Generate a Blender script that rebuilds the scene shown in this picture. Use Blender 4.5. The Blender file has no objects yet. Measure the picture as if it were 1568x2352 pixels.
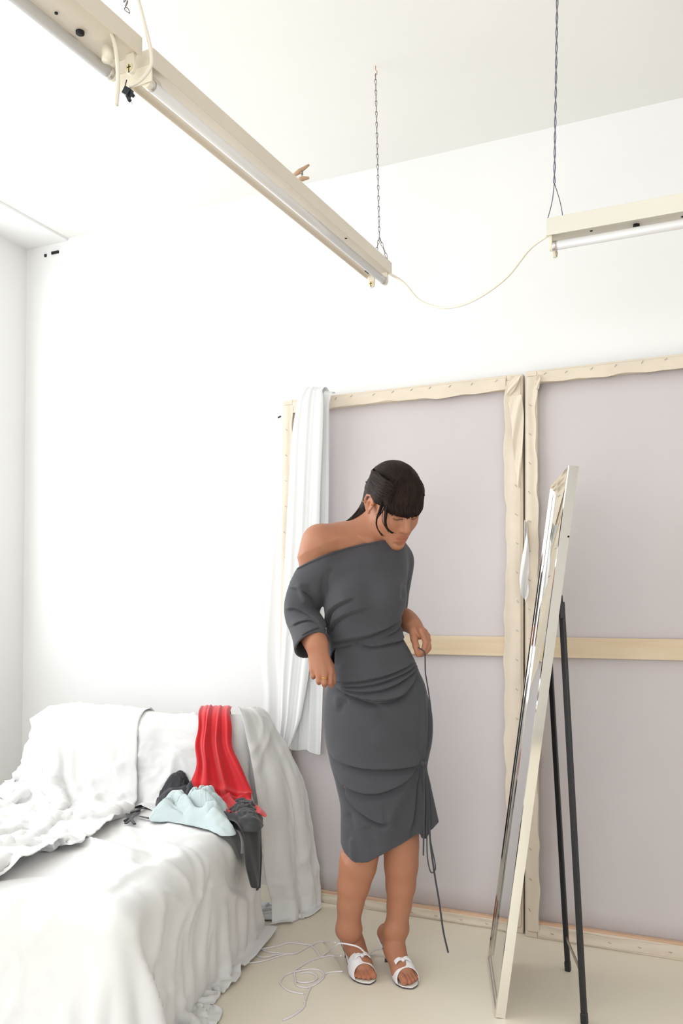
import bpy, bmesh, math, random
import numpy as np
from mathutils import Vector, Matrix

sc = bpy.context.scene
COL = sc.collection
rng = np.random.default_rng(7)
random.seed(7)

# ------------------------------------------------------------------ camera
# room axes: x runs along the canvas wall, y towards it, z up; camera above the origin
F = 1985.0                       # focal length in pixels of the 1568 x 2352 frame
YAW = math.radians(24.55)
PITCH = math.radians(1.5)
CAM_H = 1.2
HORIZON = 1400.0
PY0 = HORIZON - F * math.tan(PITCH)
cam_d = bpy.data.cameras.new('camera')
cam_d.sensor_width = 36.0
cam_d.lens = F / 2352.0 * 36.0
cam_d.shift_y = (PY0 - 1176.0) / 2352.0
cam_d.clip_start = 0.02
cam = bpy.data.objects.new('camera', cam_d)
cam.location = (0, 0, CAM_H)
cam.rotation_euler = (math.pi / 2 + PITCH, 0, YAW)
COL.objects.link(cam)
sc.camera = cam

# ------------------------------------------------------------------ daylight
world = bpy.data.worlds.new('sky')
sc.world = world
world.use_nodes = True
wn = world.node_tree.nodes
wn['Background'].inputs['Color'].default_value = (0.93, 0.97, 1.0, 1)
wn['Background'].inputs['Strength'].default_value = 0.6

def area(name, loc, rot, sx, sy, power, color=(1, 1, 1)):
    l = bpy.data.lights.new(name, 'AREA')
    l.shape = 'RECTANGLE'; l.size = sx; l.size_y = sy
    l.energy = power; l.color = color
    o = bpy.data.objects.new(name, l)
    o.location = loc; o.rotation_euler = rot
    COL.objects.link(o)
    return o

# daylight entering through the window of the left wall and through the one behind the camera
area('daylight_left_window', (-3.26, 1.31, 1.95), (0, -math.pi / 2, 0), 1.86, 3.48, 24.5, (0.92, 0.97, 1.0))
area('daylight_front_window', (-0.2, -2.46, 1.35), (math.pi / 2, 0, 0), 3.3, 2.05, 24.5, (0.95, 0.98, 1.0))

vs = sc.view_settings
vs.view_transform = 'Standard'; vs.look = 'None'; vs.gamma = 1.0; vs.use_curve_mapping = False
vs.exposure = 1.38

# ------------------------------------------------------------------ pixel helpers (measuring the photograph)
_s, _c = math.sin(YAW), math.cos(YAW)
CAM = np.array([0, 0, CAM_H])
FWD = np.array([-_s * math.cos(PITCH), _c * math.cos(PITCH), math.sin(PITCH)])
UPV = np.array([_s * math.sin(PITCH), -_c * math.sin(PITCH), math.cos(PITCH)])
RGT = np.array([_c, _s, 0.0])
FLAT = np.array([-_s, _c, 0.0])          # horizontal viewing direction

def ray(px, py):
    return RGT * ((px - 784.0) / F) + UPV * ((PY0 - py) / F) + FWD

def hit(px, py, n, d):
    r = ray(px, py); n = np.array(n, float)
    return CAM + r * ((d - n @ CAM) / (n @ r))

def on_z(px, py, z=0.0): return hit(px, py, (0, 0, 1), z)
def on_y(px, py, y): return hit(px, py, (0, 1, 0), y)
def on_x(px, py, x): return hit(px, py, (1, 0, 0), x)
def on_d(px, py, d): return hit(px, py, FLAT, d)

# ------------------------------------------------------------------ materials
def lin(h):
    h = h.lstrip('#')
    v = [int(h[i:i + 2], 16) / 255 for i in (0, 2, 4)]
    return tuple(c / 12.92 if c <= 0.04045 else ((c + 0.055) / 1.055) ** 2.4 for c in v) + (1,)

def mat(name, col, rough=0.6, metal=0.0, var=0.0, vscale=6.0, bump=0.0, bscale=60.0, stretch=None,
        sheen=0.0, sss=0.0, spec=0.5, coat=0.0, col2=None, weave=0.0, wscale=900.0, transl=0.0):
    m = bpy.data.materials.new(name); m.use_nodes = True
    nt = m.node_tree; N = nt.nodes; L = nt.links
    b = N['Principled BSDF']
    c = lin(col) if isinstance(col, str) else col
    b.inputs['Base Color'].default_value = c
    b.inputs['Roughness'].default_value = rough
    b.inputs['Metallic'].default_value = metal
    b.inputs['Specular IOR Level'].default_value = spec
    if sheen: b.inputs['Sheen Weight'].default_value = sheen
    if coat:
        b.inputs['Coat Weight'].default_value = coat; b.inputs['Coat Roughness'].default_value = 0.15
    if sss:
        b.inputs['Subsurface Weight'].default_value = sss
        b.inputs['Subsurface Radius'].default_value = (0.012, 0.005, 0.003)
        b.inputs['Subsurface Scale'].default_value = 1.0
    tc = N.new('ShaderNodeTexCoord'); mp = N.new('ShaderNodeMapping')
    L.new(tc.outputs['Object'], mp.inputs['Vector'])
    if stretch: mp.inputs['Scale'].default_value = stretch
    if var or col2:
        n = N.new('ShaderNodeTexNoise'); n.inputs['Scale'].default_value = vscale
        n.inputs['Detail'].default_value = 5
        L.new(mp.outputs['Vector'], n.inputs['Vector'])
        mx = N.new('ShaderNodeMix'); mx.data_type = 'RGBA'
        if col2:
            a_, b_ = c, lin(col2)
        else:
            a_ = tuple(x * (1 - var) for x in c[:3]) + (1,); b_ = tuple(min(1, x * (1 + var)) for x in c[:3]) + (1,)
        mx.inputs[6].default_value = a_; mx.inputs[7].default_value = b_
        rmp = N.new('ShaderNodeMapRange'); rmp.inputs[1].default_value = 0.3; rmp.inputs[2].default_value = 0.7
        L.new(n.outputs['Fac'], rmp.inputs[0]); L.new(rmp.outputs[0], mx.inputs[0])
        L.new(mx.outputs[2], b.inputs['Base Color'])
    last = None
    if bump:
        n2 = N.new('ShaderNodeTexNoise'); n2.inputs['Scale'].default_value = bscale; n2.inputs['Detail'].default_value = 4
        L.new(mp.outputs['Vector'], n2.inputs['Vector'])
        bp = N.new('ShaderNodeBump'); bp.inputs['Strength'].default_value = bump; bp.inputs['Distance'].default_value = 0.004
        L.new(n2.outputs['Fac'], bp.inputs['Height']); last = bp
    if weave:
        w = N.new('ShaderNodeTexNoise'); w.inputs['Scale'].default_value = wscale; w.inputs['Detail'].default_value = 1
        L.new(tc.outputs['Object'], w.inputs['Vector'])
        bp2 = N.new('ShaderNodeBump'); bp2.inputs['Strength'].default_value = weave; bp2.inputs['Distance'].default_value = 0.001
        L.new(w.outputs['Fac'], bp2.inputs['Height'])
        if last: L.new(last.outputs['Normal'], bp2.inputs['Normal'])
        last = bp2
    if last: L.new(last.outputs['Normal'], b.inputs['Normal'])
    if transl:
        out = N['Material Output']; tr = N.new('ShaderNodeBsdfTranslucent'); tr.inputs['Color'].default_value = c
        ms = N.new('ShaderNodeMixShader'); ms.inputs[0].default_value = transl
        L.new(b.outputs[0], ms.inputs[1]); L.new(tr.outputs[0], ms.inputs[2]); L.new(ms.outputs[0], out.inputs['Surface'])
    return m

M = {}
M['wall'] = mat('white_plaster', '#eeedec', 0.85, var=0.012, vscale=2.0, bump=0.12, bscale=9.0)
M['ceiling'] = mat('white_ceiling_plaster', '#eeece8', 0.9, var=0.015, vscale=1.5, bump=0.16, bscale=5.0)
M['floor'] = mat('cream_poured_floor', '#ede4d2', 0.32, var=0.025, vscale=1.3, bump=0.02, bscale=3.0, spec=0.35)
M['linen'] = mat('cream_linen_fold', '#e0d2c0', 0.85, var=0.04, vscale=9, bump=0.25, bscale=30, weave=0.1)
M['canvas_back'] = mat('grey_primed_canvas_back', '#cfc7c8', 0.9, var=0.015, vscale=2.5, weave=0.12, wscale=700)
M['maple'] = mat('pale_maple', '#d6bd9c', 0.55, col2='#dfcaae', vscale=3.0, stretch=(1.0, 18.0, 18.0))
M['raw_wood'] = mat('raw_pine_edge', '#dcb79a', 0.7, var=0.08, vscale=8, stretch=(1, 10, 10))
M['staple'] = mat('steel_staple', '#8d8580', 0.35, metal=0.8)
M['enamel'] = mat('cream_enamel_steel', '#ded3c3', 0.4, var=0.03, vscale=5)
M['enamel2'] = mat('white_enamel_steel', '#e2ddd0', 0.4, var=0.02, vscale=5)
M['tube'] = mat('frosted_lamp_tube', '#dedbd9', 0.22, spec=0.6, coat=0.3)
M['plastic'] = mat('ivory_plastic', '#ece4d2', 0.4)
M['socket'] = mat('aged_yellow_plastic', '#e6d9a8', 0.5)
M['alu'] = mat('aluminium_cap', '#cfcac4', 0.3, metal=0.9)
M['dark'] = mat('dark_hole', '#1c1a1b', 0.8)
M['chainm'] = mat('grey_zinc_chain', '#8a7f83', 0.35, metal=0.75)
M['cordm'] = mat('grey_blue_cord', '#6f6c80', 0.7, var=0.2, vscale=90)
M['cable'] = mat('cream_cable', '#e6ddcd', 0.45)
M['black_clip'] = mat('black_connector', '#20252c', 0.4)
M['peg'] = mat('wooden_peg', '#c2a184', 0.6, var=0.15, vscale=30)
M['chrome'] = mat('polished_chrome', '#e9e6e0', 0.07, metal=1.0)
M['chrome_side'] = mat('brushed_silver_side', '#e4e0d8', 0.16, metal=0.95)
M['mirror'] = mat('mirror_glass', '#dfe7e4', 0.01, metal=1.0)
M['mirror_back'] = mat('grey_backing_board', '#6d6660', 0.8)
M['black_metal'] = mat('black_powder_coat', '#17171a', 0.45)
M['steel'] = mat('steel_strut', '#9a918a', 0.3, metal=0.9)
M['sheet'] = mat('white_cotton_sheet', '#efeeed', 0.9, sheen=0.1, bump=0.3, bscale=22, weave=0.06, transl=0.06)
M['sheet2'] = mat('white_muslin', '#fafafa', 0.9, sheen=0.15, bump=0.2, bscale=25, weave=0.06, transl=0.22)
M['red'] = mat('red_jersey', '#c81420', 0.85, sheen=0.3, var=0.08, vscale=12, bump=0.25, bscale=45, weave=0.1)
M['charcoal'] = mat('charcoal_jersey', '#3a3a3c', 0.9, sheen=0.25, bump=0.2, bscale=40, weave=0.1)
M['blackcloth'] = mat('black_satin', '#26242b', 0.5, sheen=0.1, bump=0.2, bscale=40)
M['paleblue'] = mat('pale_blue_jersey', '#c0cccd', 0.88, sheen=0.25, var=0.03, bump=0.25, bscale=40, weave=0.1)
M['dress'] = mat('slate_grey_jersey', '#444348', 0.9, sheen=0.12, var=0.03, vscale=8, bump=0.05, bscale=60, weave=0.14, wscale=1400)
M['wood_sofa'] = mat('pale_sofa_wood', '#e2cf9c', 0.6, var=0.05)
M['foam'] = mat('cream_upholstery', '#e8e4da', 0.9)
M['winframe'] = mat('white_window_paint', '#efeeea', 0.5)

def glass_mat():
    m = bpy.data.materials.new('window_glass'); m.use_nodes = True
    N = m.node_tree.nodes; L = m.node_tree.links
    N.remove(N['Principled BSDF'])
    t = N.new('ShaderNodeBsdfTransparent'); g = N.new('ShaderNodeBsdfGlossy'); g.inputs['Roughness'].default_value = 0.02
    fr = N.new('ShaderNodeFresnel'); fr.inputs['IOR'].default_value = 1.45
    ms = N.new('ShaderNodeMixShader')
    L.new(fr.outputs[0], ms.inputs[0]); L.new(t.outputs[0], ms.inputs[1]); L.new(g.outputs[0], ms.inputs[2])
    L.new(ms.outputs[0], N['Material Output'].inputs['Surface'])
    return m
M['glass'] = glass_mat()

# ------------------------------------------------------------------ object helpers
def tag(o, label=None, cat=None, group=None, kind=None):
    if label: o['label'] = label
    if cat: o['category'] = cat
    if group: o['group'] = group
    if kind: o['kind'] = kind
    return o

def empty(name, loc=(0, 0, 0), rz=0.0):
    o = bpy.data.objects.new(name, None)
    o.location = loc; o.rotation_euler = (0, 0, rz); o.empty_display_size = 0.1
    COL.objects.link(o); return o

def mesh(name, V, Fc, m, parent=None, smooth=False, bevel=0.0, subsurf=0, solid=0.0):
    me = bpy.data.meshes.new(name)
    me.from_pydata([tuple(map(float, v)) for v in V], [], [tuple(f) for f in Fc])
    me.update()
    return link(name, me, m, parent, smooth, bevel, subsurf, solid)

def link(name, me, m, parent=None, smooth=False, bevel=0.0, subsurf=0, solid=0.0):
    o = bpy.data.objects.new(name, me)
    COL.objects.link(o)
    if m is not None and not me.materials: me.materials.append(M[m] if isinstance(m, str) else m)
    if smooth: me.polygons.foreach_set('use_smooth', np.ones(len(me.polygons), bool))
    if parent is not None: o.parent = parent
    if solid:
        md = o.modifiers.new('s', 'SOLIDIFY'); md.thickness = solid; md.offset = 0
    if bevel:
        md = o.modifiers.new('b', 'BEVEL'); md.width = bevel; md.segments = 2; md.limit_method = 'ANGLE'
    if subsurf:
        md = o.modifiers.new('u', 'SUBSURF'); md.levels = subsurf; md.render_levels = subsurf
    return o

BOXF = [(0, 3, 2, 1), (4, 5, 6, 7), (0, 1, 5, 4), (1, 2, 6, 5), (2, 3, 7, 6), (3, 0, 4, 7)]
def box_vf(x0, x1, y0, y1, z0, z1):
    return [(x0, y0, z0), (x1, y0, z0), (x1, y1, z0), (x0, y1, z0), (x0, y0, z1), (x1, y0, z1), (x1, y1, z1), (x0, y1, z1)], list(BOXF)

def box(name, x0, x1, y0, y1, z0, z1, m, parent=None, bevel=0.0):
    V, Fc = box_vf(x0, x1, y0, y1, z0, z1)
    return mesh(name, V, Fc, m, parent, bevel=bevel)

def join_vf(parts):
    V, Fc = [], []
    for v, f in parts:
        n = len(V); V += list(v); Fc += [tuple(i + n for i in q) for q in f]
    return V, Fc

def bar_vf(a, b, w, h, up=(0, 0, 1)):
    a = np.array(a, float); b = np.array(b, float); d = b - a; d /= np.linalg.norm(d)
    s = np.cross(d, up); s /= np.linalg.norm(s); u = np.cross(s, d)
    V = []
    for p in (a, b):
        for i, j in ((-1, -1), (1, -1), (1, 1), (-1, 1)): V.append(p + s * (i * w / 2) + u * (j * h / 2))
    return V, [(0, 1, 2, 3), (7, 6, 5, 4), (0, 4, 5, 1), (1, 5, 6, 2), (2, 6, 7, 3), (3, 7, 4, 0)]

def catmull(P, n):
    P = np.array(P, float)
    Q = np.vstack([2 * P[0] - P[1], P, 2 * P[-1] - P[-2]])
    out = []
    segs = len(P) - 1
    for t in np.linspace(0, segs, n):
        i = min(int(t), segs - 1); u = t - i
        p0, p1, p2, p3 = Q[i], Q[i + 1], Q[i + 2], Q[i + 3]
        out.append(0.5 * ((2 * p1) + (-p0 + p2) * u + (2 * p0 - 5 * p1 + 4 * p2 - p3) * u * u + (-p0 + 3 * p1 - 3 * p2 + p3) * u ** 3))
    return np.array(out)

def tube_vf(P, r, sides=8, closed=False, cap=True, flat=1.0):
    P = np.array(P, float); n = len(P)
    r = np.full(n, r) if np.isscalar(r) else np.array(r, float)
    T = np.gradient(P, axis=0) if not closed else np.roll(P, -1, 0) - np.roll(P, 1, 0)
    T /= np.maximum(np.linalg.norm(T, axis=1, keepdims=True), 1e-9)
    a = np.array([0, 0, 1.0]) if abs(T[0][2]) < 0.9 else np.array([1.0, 0, 0])
    nrm = np.cross(T[0], a); nrm /= np.linalg.norm(nrm)
    ang = np.linspace(0, 2 * math.pi, sides, endpoint=False)
    V = []
    for i in range(n):
        nrm = nrm - T[i] * (nrm @ T[i]); nrm /= max(np.linalg.norm(nrm), 1e-9)
        bn = np.cross(T[i], nrm)
        V.append(P[i] + r[i] * (np.cos(ang)[:, None] * nrm + flat * np.sin(ang)[:, None] * bn))
    V = np.vstack(V); Fc = []
    for i in range(n if closed else n - 1):
        j = (i + 1) % n
        for k in range(sides):
            k2 = (k + 1) % sides
            Fc.append((i * sides + k, i * sides + k2, j * sides + k2, j * sides + k))
    if cap and not closed:
        Fc.append(tuple(range(sides))[::-1]); Fc.append(tuple((n - 1) * sides + k for k in range(sides)))
    return list(V), Fc

def tube(name, P, r, m, parent=None, sides=8, closed=False, flat=1.0):
    V, Fc = tube_vf(P, r, sides, closed, True, flat)
    return mesh(name, V, Fc, m, parent, smooth=True)

def grid_vf(G):
    G = np.asarray(G); a, b = G.shape[:2]
    V = G.reshape(-1, 3)
    Fc = [(i * b + j, i * b + j + 1, (i + 1) * b + j + 1, (i + 1) * b + j) for i in range(a - 1) for j in range(b - 1)]
    return V, Fc

def sheet(name, G, m, parent=None, subsurf=1, solid=0.0):
    V, Fc = grid_vf(G)
    return mesh(name, V, Fc, m, parent, smooth=True, subsurf=subsurf, solid=solid)

def noise1(x, seed, octaves=3):
    r = np.random.default_rng(seed); x = np.asarray(x, float); o = np.zeros_like(x); a = 1.0
    for k in range(octaves):
        o += a * np.sin(x * (2 ** k) * (1 + 0.3 * r.random()) + r.random() * 7); a *= 0.55
    return o

def smooth_angle(o, ang=40):
    me = o.data
    me.polygons.foreach_set('use_smooth', np.ones(len(me.polygons), bool))
    me.update()
    import math as _m
    try: me.set_sharp_from_angle(angle=_m.radians(ang))
    except Exception: pass
# ================================================================== the room
WY, LX, RX, FY, CZ = 3.32, -3.29, 2.3, -2.5, 3.055      # canvas wall, window wall, right wall, wall behind the camera, ceiling
def struct(o): o['kind'] = 'structure'; return o
struct(box('floor', LX - 0.2, RX + 0.2, FY - 0.2, WY + 0.2, -0.1, 0, 'floor'))
struct(box('ceiling', LX - 0.2, RX + 0.2, FY - 0.2, WY + 0.2, CZ, CZ + 0.1, 'ceiling'))
struct(box('wall_back', LX - 0.2, RX + 0.2, WY, WY + 0.2, 0, CZ, 'wall'))
struct(box('wall_right', RX, RX + 0.2, FY, WY, 0, CZ, 'wall'))
# window wall: opening y -0.45..2.98, z 0.98..2.9
wy0, wy1, wz0, wz1 = -0.45, 3.10, 0.98, 2.92
V, Fc = join_vf([box_vf(LX - 0.2, LX, FY, WY, 0, wz0), box_vf(LX - 0.2, LX, FY, WY, wz1, CZ),
                 box_vf(LX - 0.2, LX, FY, wy0, wz0, wz1), box_vf(LX - 0.2, LX, wy1, WY, wz0, wz1)])
struct(mesh('wall_left', V, Fc, 'wall'))
fx0, fx1, fz0, fz1 = -1.9, 1.5, 0.28, 2.5
V, Fc = join_vf([box_vf(LX, RX, FY - 0.2, FY, 0, fz0), box_vf(LX, RX, FY - 0.2, FY, fz1, CZ),
                 box_vf(LX, fx0, FY - 0.2, FY, fz0, fz1), box_vf(fx1, RX, FY - 0.2, FY, fz0, fz1)])
struct(mesh('wall_front', V, Fc, 'wall'))
w1 = struct(empty('window_1', (LX - 0.1, (wy0 + wy1) / 2, wz0)))
def wpart(name, root, x0, x1, y0, y1, z0, z1, m):
    l = root.location
    return box(name, x0 - l[0], x1 - l[0], y0 - l[1], y1 - l[1], z0 - l[2], z1 - l[2], m, root)
n = 3
for k in range(n + 1):
    yy = wy0 + (wy1 - wy0) * k / n
    wpart('window_frame', w1, LX - 0.13, LX - 0.08, max(wy0, yy - 0.03), min(wy1, yy + 0.03), wz0, wz1, 'winframe')
for zz in (wz0, 2.2, wz1 - 0.05):
    wpart('window_frame', w1, LX - 0.13, LX - 0.08, wy0, wy1, zz, zz + 0.05, 'winframe')
for k in range(n):
    a, b = wy0 + (wy1 - wy0) * k / n + 0.03, wy0 + (wy1 - wy0) * (k + 1) / n - 0.03
    for z0, z1 in ((wz0 + 0.05, 2.2), (2.25, wz1 - 0.05)):
        wpart('pane', w1, LX - 0.108, LX - 0.102, a, b, z0, z1, 'glass')
w2 = struct(empty('window_2', ((fx0 + fx1) / 2, FY - 0.1, fz0)))
for k in range(4):
    xx = fx0 + (fx1 - fx0) * k / 3
    wpart('window_frame', w2, max(fx0, xx - 0.03), min(fx1, xx + 0.03), FY - 0.13, FY - 0.08, fz0, fz1, 'winframe')
for zz in (fz0, fz1 - 0.05):
    wpart('window_frame', w2, fx0, fx1, FY - 0.13, FY - 0.08, zz, zz + 0.05, 'winframe')
for k in range(3):
    wpart('pane', w2, fx0 + (fx1 - fx0) * k / 3 + 0.03, fx0 + (fx1 - fx0) * (k + 1) / 3 - 0.03, FY - 0.108, FY - 0.102, fz0 + 0.05, fz1 - 0.05, 'glass')
# plaster ledge where the window wall meets the ceiling, its end chipped
t1 = struct(box('trim_1', LX, LX + 0.27, FY, WY, CZ - 0.012, CZ, 'wall'))
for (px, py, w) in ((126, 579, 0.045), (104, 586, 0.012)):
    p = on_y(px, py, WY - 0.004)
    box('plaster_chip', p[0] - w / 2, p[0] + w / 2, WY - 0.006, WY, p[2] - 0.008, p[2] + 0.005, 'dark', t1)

# ================================================================== stretched canvases, seen from behind
def canvas(label, x0, x1, yb, yt, h, bw, bt, bb, seed):
    """stretcher facing the room; yb/yt = depth of its visible face at floor / top"""
    th = 0.04
    root = empty('stretched_canvas', (x0, yb, 0.0))
    tilt = math.atan2(yt - yb, h)
    root.rotation_euler = (-tilt, 0, 0)
    tag(root, label, 'canvas', 'large canvases leaning on the wall')
    W = x1 - x0; bwl, bwr = bw
    r = np.random.default_rng(seed)
    # canvas itself, a shallow skin at the far side of the bars
    sheet('canvas_sheet', [[(x, th - 0.012 + 0.004 * math.sin(3 * x / W) * math.sin(3 * z / h), z) for x in np.linspace(0.01, W - 0.01, 12)]
                           for z in np.linspace(0.01, h - 0.01, 20)], 'canvas_back', root, subsurf=0, solid=0.002)
    # wrapped bars
    box('stretcher_bar', 0, bwl, 0, th, 0, h, 'linen', root, 0.003)
    box('stretcher_bar', W - bwr, W, 0, th, 0, h, 'linen', root, 0.003)
    box('stretcher_bar', bwl, W - bwr, 0, th, h - bt, h, 'linen', root, 0.003)
    box('stretcher_bar', bwl, W - bwr, 0, th, 0, bb, 'linen', root, 0.003)
    box('bare_edge', bwl, W - bwr, 0.004, th - 0.014, bb, bb + 0.008, 'raw_wood', root)
    # cross brace of bare wood
    zc = on_y(1203, 1463, 3.22)[2]; zl = on_y(1203, 1509, 3.22)[2]
    box('cross_brace', bwl, W - bwr, 0.006, 0.026, zl, zc, 'maple', root, 0.002)
    # turned-over canvas edges with a ragged inner border
    def fold(p0, p1, inward, width, sd, wob=0.0045, curl=0.004):
        p0 = np.array(p0, float); p1 = np.array(p1, float); inward = np.array(inward, float)
        Ln = np.linalg.norm(p1 - p0); nn = max(8, int(Ln / 0.025))
        G = []
        tt = np.linspace(0, 1, nn)
        wv = width + wob * noise1(tt * Ln * 5, sd) + 0.003 * noise1(tt * Ln * 37, sd + 1)
        for j in np.linspace(0, 1, 7):
            row = []
            for t, w in zip(tt, wv):
                p = p0 + (p1 - p0) * t + inward * (w * j)
                yy = -0.0018 - 0.0016 * math.sin(j * 6 + noise1(t * Ln * 8, sd + 3)) - curl * max(0, j - 0.7) * (1 + noise1(t * Ln * 6, sd + 5))
                row.append((p[0], yy, p[2]))
            G.append(row)
        sheet('folded_edge', G, 'linen', root, subsurf=1, solid=0.0012)
    fold((bwl, 0, h - 0.008), (W - bwr, 0, h - 0.008), (0, 0, -1), bt * 0.92, seed)
    fold((0.006, 0, h - 0.02), (0.006, 0, 0.02), (1, 0, 0), bwl * 0.94, seed + 10)
    fold((W - 0.006, 0, h - 0.02), (W - 0.006, 0, 0.02), (-1, 0, 0), bwr * 1.0, seed + 20)
    fold((bwl, 0, 0.006), (W - bwr, 0, 0.006), (0, 0, 1), bb * 0.8, seed + 30, 0.003)
    # staples
    parts = []
    def staple(x, z, a):
        d = np.array([math.cos(a), 0, math.sin(a)]) * 0.006
        parts.append(bar_vf((x - d[0], -0.0052, z - d[2]), (x + d[0], -0.0052, z + d[2]), 0.0012, 0.0012, (0, 1, 0)))
    for x in np.arange(0.08, W - 0.05, 0.085): staple(x + r.normal(0, 0.006), h - 0.018 + r.normal(0, 0.002), 0.75 + r.normal(0, 0.15))
    for z in np.arange(0.1, h - 0.06, 0.11):
        staple(bwl * 0.42 + r.normal(0, 0.002), z, -0.75 + r.normal(0, 0.2)); staple(W - bwr * 0.35 + r.normal(0, 0.002), z + 0.03, -0.75 + r.normal(0, 0.2))
    for x in np.arange(0.1, W - 0.05, 0.1): staple(x, bb * 0.5, -0.3 + r.normal(0, 0.1))
    V, Fc = join_vf(parts)
    tag(mesh('staples', V, Fc, 'staple', root), kind='stuff')
    return root

def crumple(name, P, w, m, root, seed, amp=0.006, n=14, k=8):
    """loose strip of cloth along points P (local), width list w (along local x)"""
    C = catmull(P, n); ww = np.interp(np.linspace(0, 1, n), np.linspace(0, 1, len(w)), w)
    G = []
    for i in range(n):
        row = []
        for j in np.linspace(-1, 1, k):
            row.append(C[i] + np.array([ww[i] * j / 2, amp * noise1(np.array(j * 2.2 + i * 0.35), seed), 0.3 * amp * noise1(np.array(j * 3 + i * 0.8), seed + 1)]))
        G.append(row)
    return sheet(name, G, m, root, subsurf=2, solid=0.001)

a = on_y(637, 2053, 3.222); b = on_y(1201.5, 2138, 3.222)
hc = on_y(1200, 857, 3.26)[2]
cl = canvas('stretched canvas seen from behind with white cloth hung over its top corner', a[0], b[0], 3.218, 3.262, hc, (0.048, 0.062), 0.053, 0.036, 11)
c2 = canvas('stretched canvas seen from behind standing in back of the mirror', b[0] + 0.012, b[0] + 1.02, 3.196, 3.25, hc + 0.003, (0.045, 0.05), 0.046, 0.05, 47)
def canvas_local(root, px, py, dy=0.0):
    p = on_y(px, py, root.location[1] + 0.02); return np.array([p[0] - root.location[0], dy, p[2]])
# folded corner flap of the left canvas and loose tail between the two
crumple('corner_flap', [canvas_local(cl, 1183, 861, -0.008), canvas_local(cl, 1175, 885, -0.014), canvas_local(cl, 1166, 905, -0.01)], [0.04, 0.035, 0.02], 'linen', cl, 3, 0.004)
crumple('loose_edge', [canvas_local(cl, 1178, 905, -0.006), canvas_local(cl, 1186, 960, -0.01), canvas_local(cl, 1188, 1040, -0.009), canvas_local(cl, 1190, 1120, -0.005)], [0.06, 0.05, 0.035, 0.008], 'linen', cl, 9, 0.004, 24)
crumple('loose_edge', [canvas_local(c2, 1234, 856, -0.006), canvas_local(c2, 1232, 872, -0.012), canvas_local(c2, 1230, 890, -0.008)], [0.012, 0.02, 0.012], 'linen', c2, 13, 0.003)
crumple('loose_tail', [canvas_local(c2, 1206, 1195, -0.004), canvas_local(c2, 1208, 1250, -0.02), canvas_local(c2, 1205, 1320, -0.03), canvas_local(c2, 1208, 1360, -0.03), canvas_local(c2, 1209, 1383, -0.025)],
        [0.008, 0.02, 0.034, 0.03, 0.006], 'sheet', c2, 17, 0.012, 22)

# ================================================================== fluorescent battens
def batten(label, p0, p1, tube_side, h=0.043, w=0.10, holes=True, seed=1, group='hanging fluorescent battens', mat_='enamel'):
    """p0 -> p1 = near/left end to far/right end of the lower edge facing the camera; local x along, y across (away from camera side), z up"""
    p0 = np.array(p0); p1 = np.array(p1)
    L_ = float(np.linalg.norm(p1 - p0)); ang = math.atan2(p1[1] - p0[1], p1[0] - p0[0])
    root = empty('fluorescent_lamp', tuple(p0), ang)
    tag(root, label, 'lamp', group)
    # folded steel tray: top, two side walls with a small returned lip, recessed underside, end plates
    prof = [(0, 0), (0, h), (w, h), (w, 0), (w - 0.004, 0), (w - 0.006, 0.008), (0.006, 0.008), (0.004, 0)]
    V = [(x, y, z) for x in (0, L_) for (y, z) in prof]; k = len(prof)
    Fc = [(i, (i + 1) % k, (i + 1) % k + k, i + k) for i in range(k)]
    Fc += [(0, 7, 6, 5, 4, 3, 2, 1), tuple(range(k, 2 * k))]
    o = mesh('housing', V, Fc, mat_, root, bevel=0.0015)
    ys = (0.024, w - 0.024)
    zt = -0.024
    for s, y in enumerate(ys):
        for e, x in enumerate((0.006, L_ - 0.014)):
            # holder: plate with rounded foot
            pr = [(-0.0115, 0.008)] + [(0.0125 * math.cos(t), zt + 0.0135 * math.sin(t)) for t in np.linspace(math.pi, 2 * math.pi, 9)] + [(0.0115, 0.008)]
            V = [(xx, y + a_, b_) for xx in (x, x + 0.009) for (a_, b_) in pr]; k = len(pr)
            Fc = [(i, (i + 1) % k, (i + 1) % k + k, i + k) for i in range(k)] + [tuple(range(k))[::-1], tuple(range(k, 2 * k))]
            ho = mesh('tube_holder', V, Fc, 'plastic', root, bevel=0.001)
            if s != tube_side:
                xi = x + 0.0092 if e == 0 else x - 0.0002
                sg = 1 if e == 0 else -1
                th_ = np.linspace(0, 2 * math.pi, 17)[:-1]
                V = [(xi + sg * dx, y + 0.0085 * math.cos(t), zt + 0.0085 * math.sin(t)) for dx in (0, 0.002) for t in th_]
                Fc = [(i, (i + 1) % 16, (i + 1) % 16 + 16, i + 16) for i in range(16)] + [tuple(range(16)), tuple(range(16, 32))]
                mesh('socket', V, Fc, 'socket', ho)
                V, Fc = join_vf([box_vf(xi + sg * 0.002 - 0.0004, xi + sg * 0.002 + 0.0004, y - 0.0012, y + 0.0012, zt - 0.012, zt + 0.006),
                                 box_vf(xi + sg * 0.002 - 0.0004, xi + sg * 0.002 + 0.0004, y - 0.005, y + 0.005, zt - 0.0012, zt + 0.0012)])
                mesh('socket_slot', V, Fc, 'dark', ho)
    y = ys[tube_side]
    tube('lamp_tube', [(0.026, y, zt), (L_ - 0.026, y, zt)], 0.013, 'tube', root, 20)
    for x0, x1 in ((0.0155, 0.027), (L_ - 0.027, L_ - 0.0145)):
        tube('end_cap', [(x0, y, zt), (x1, y, zt)], 0.0134, 'alu', root, 20)
    if holes:
        rr = np.random.default_rng(seed)
        for x in (0.12, 0.36, L_ * 0.5, L_ - 0.33):
            yy = w * 0.5 + rr.normal(0, 0.012)
            tube('screw', [(x, yy, 0.009), (x, yy, 0.0068)], 0.004, 'dark', root, 10)
    return root, L_

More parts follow.
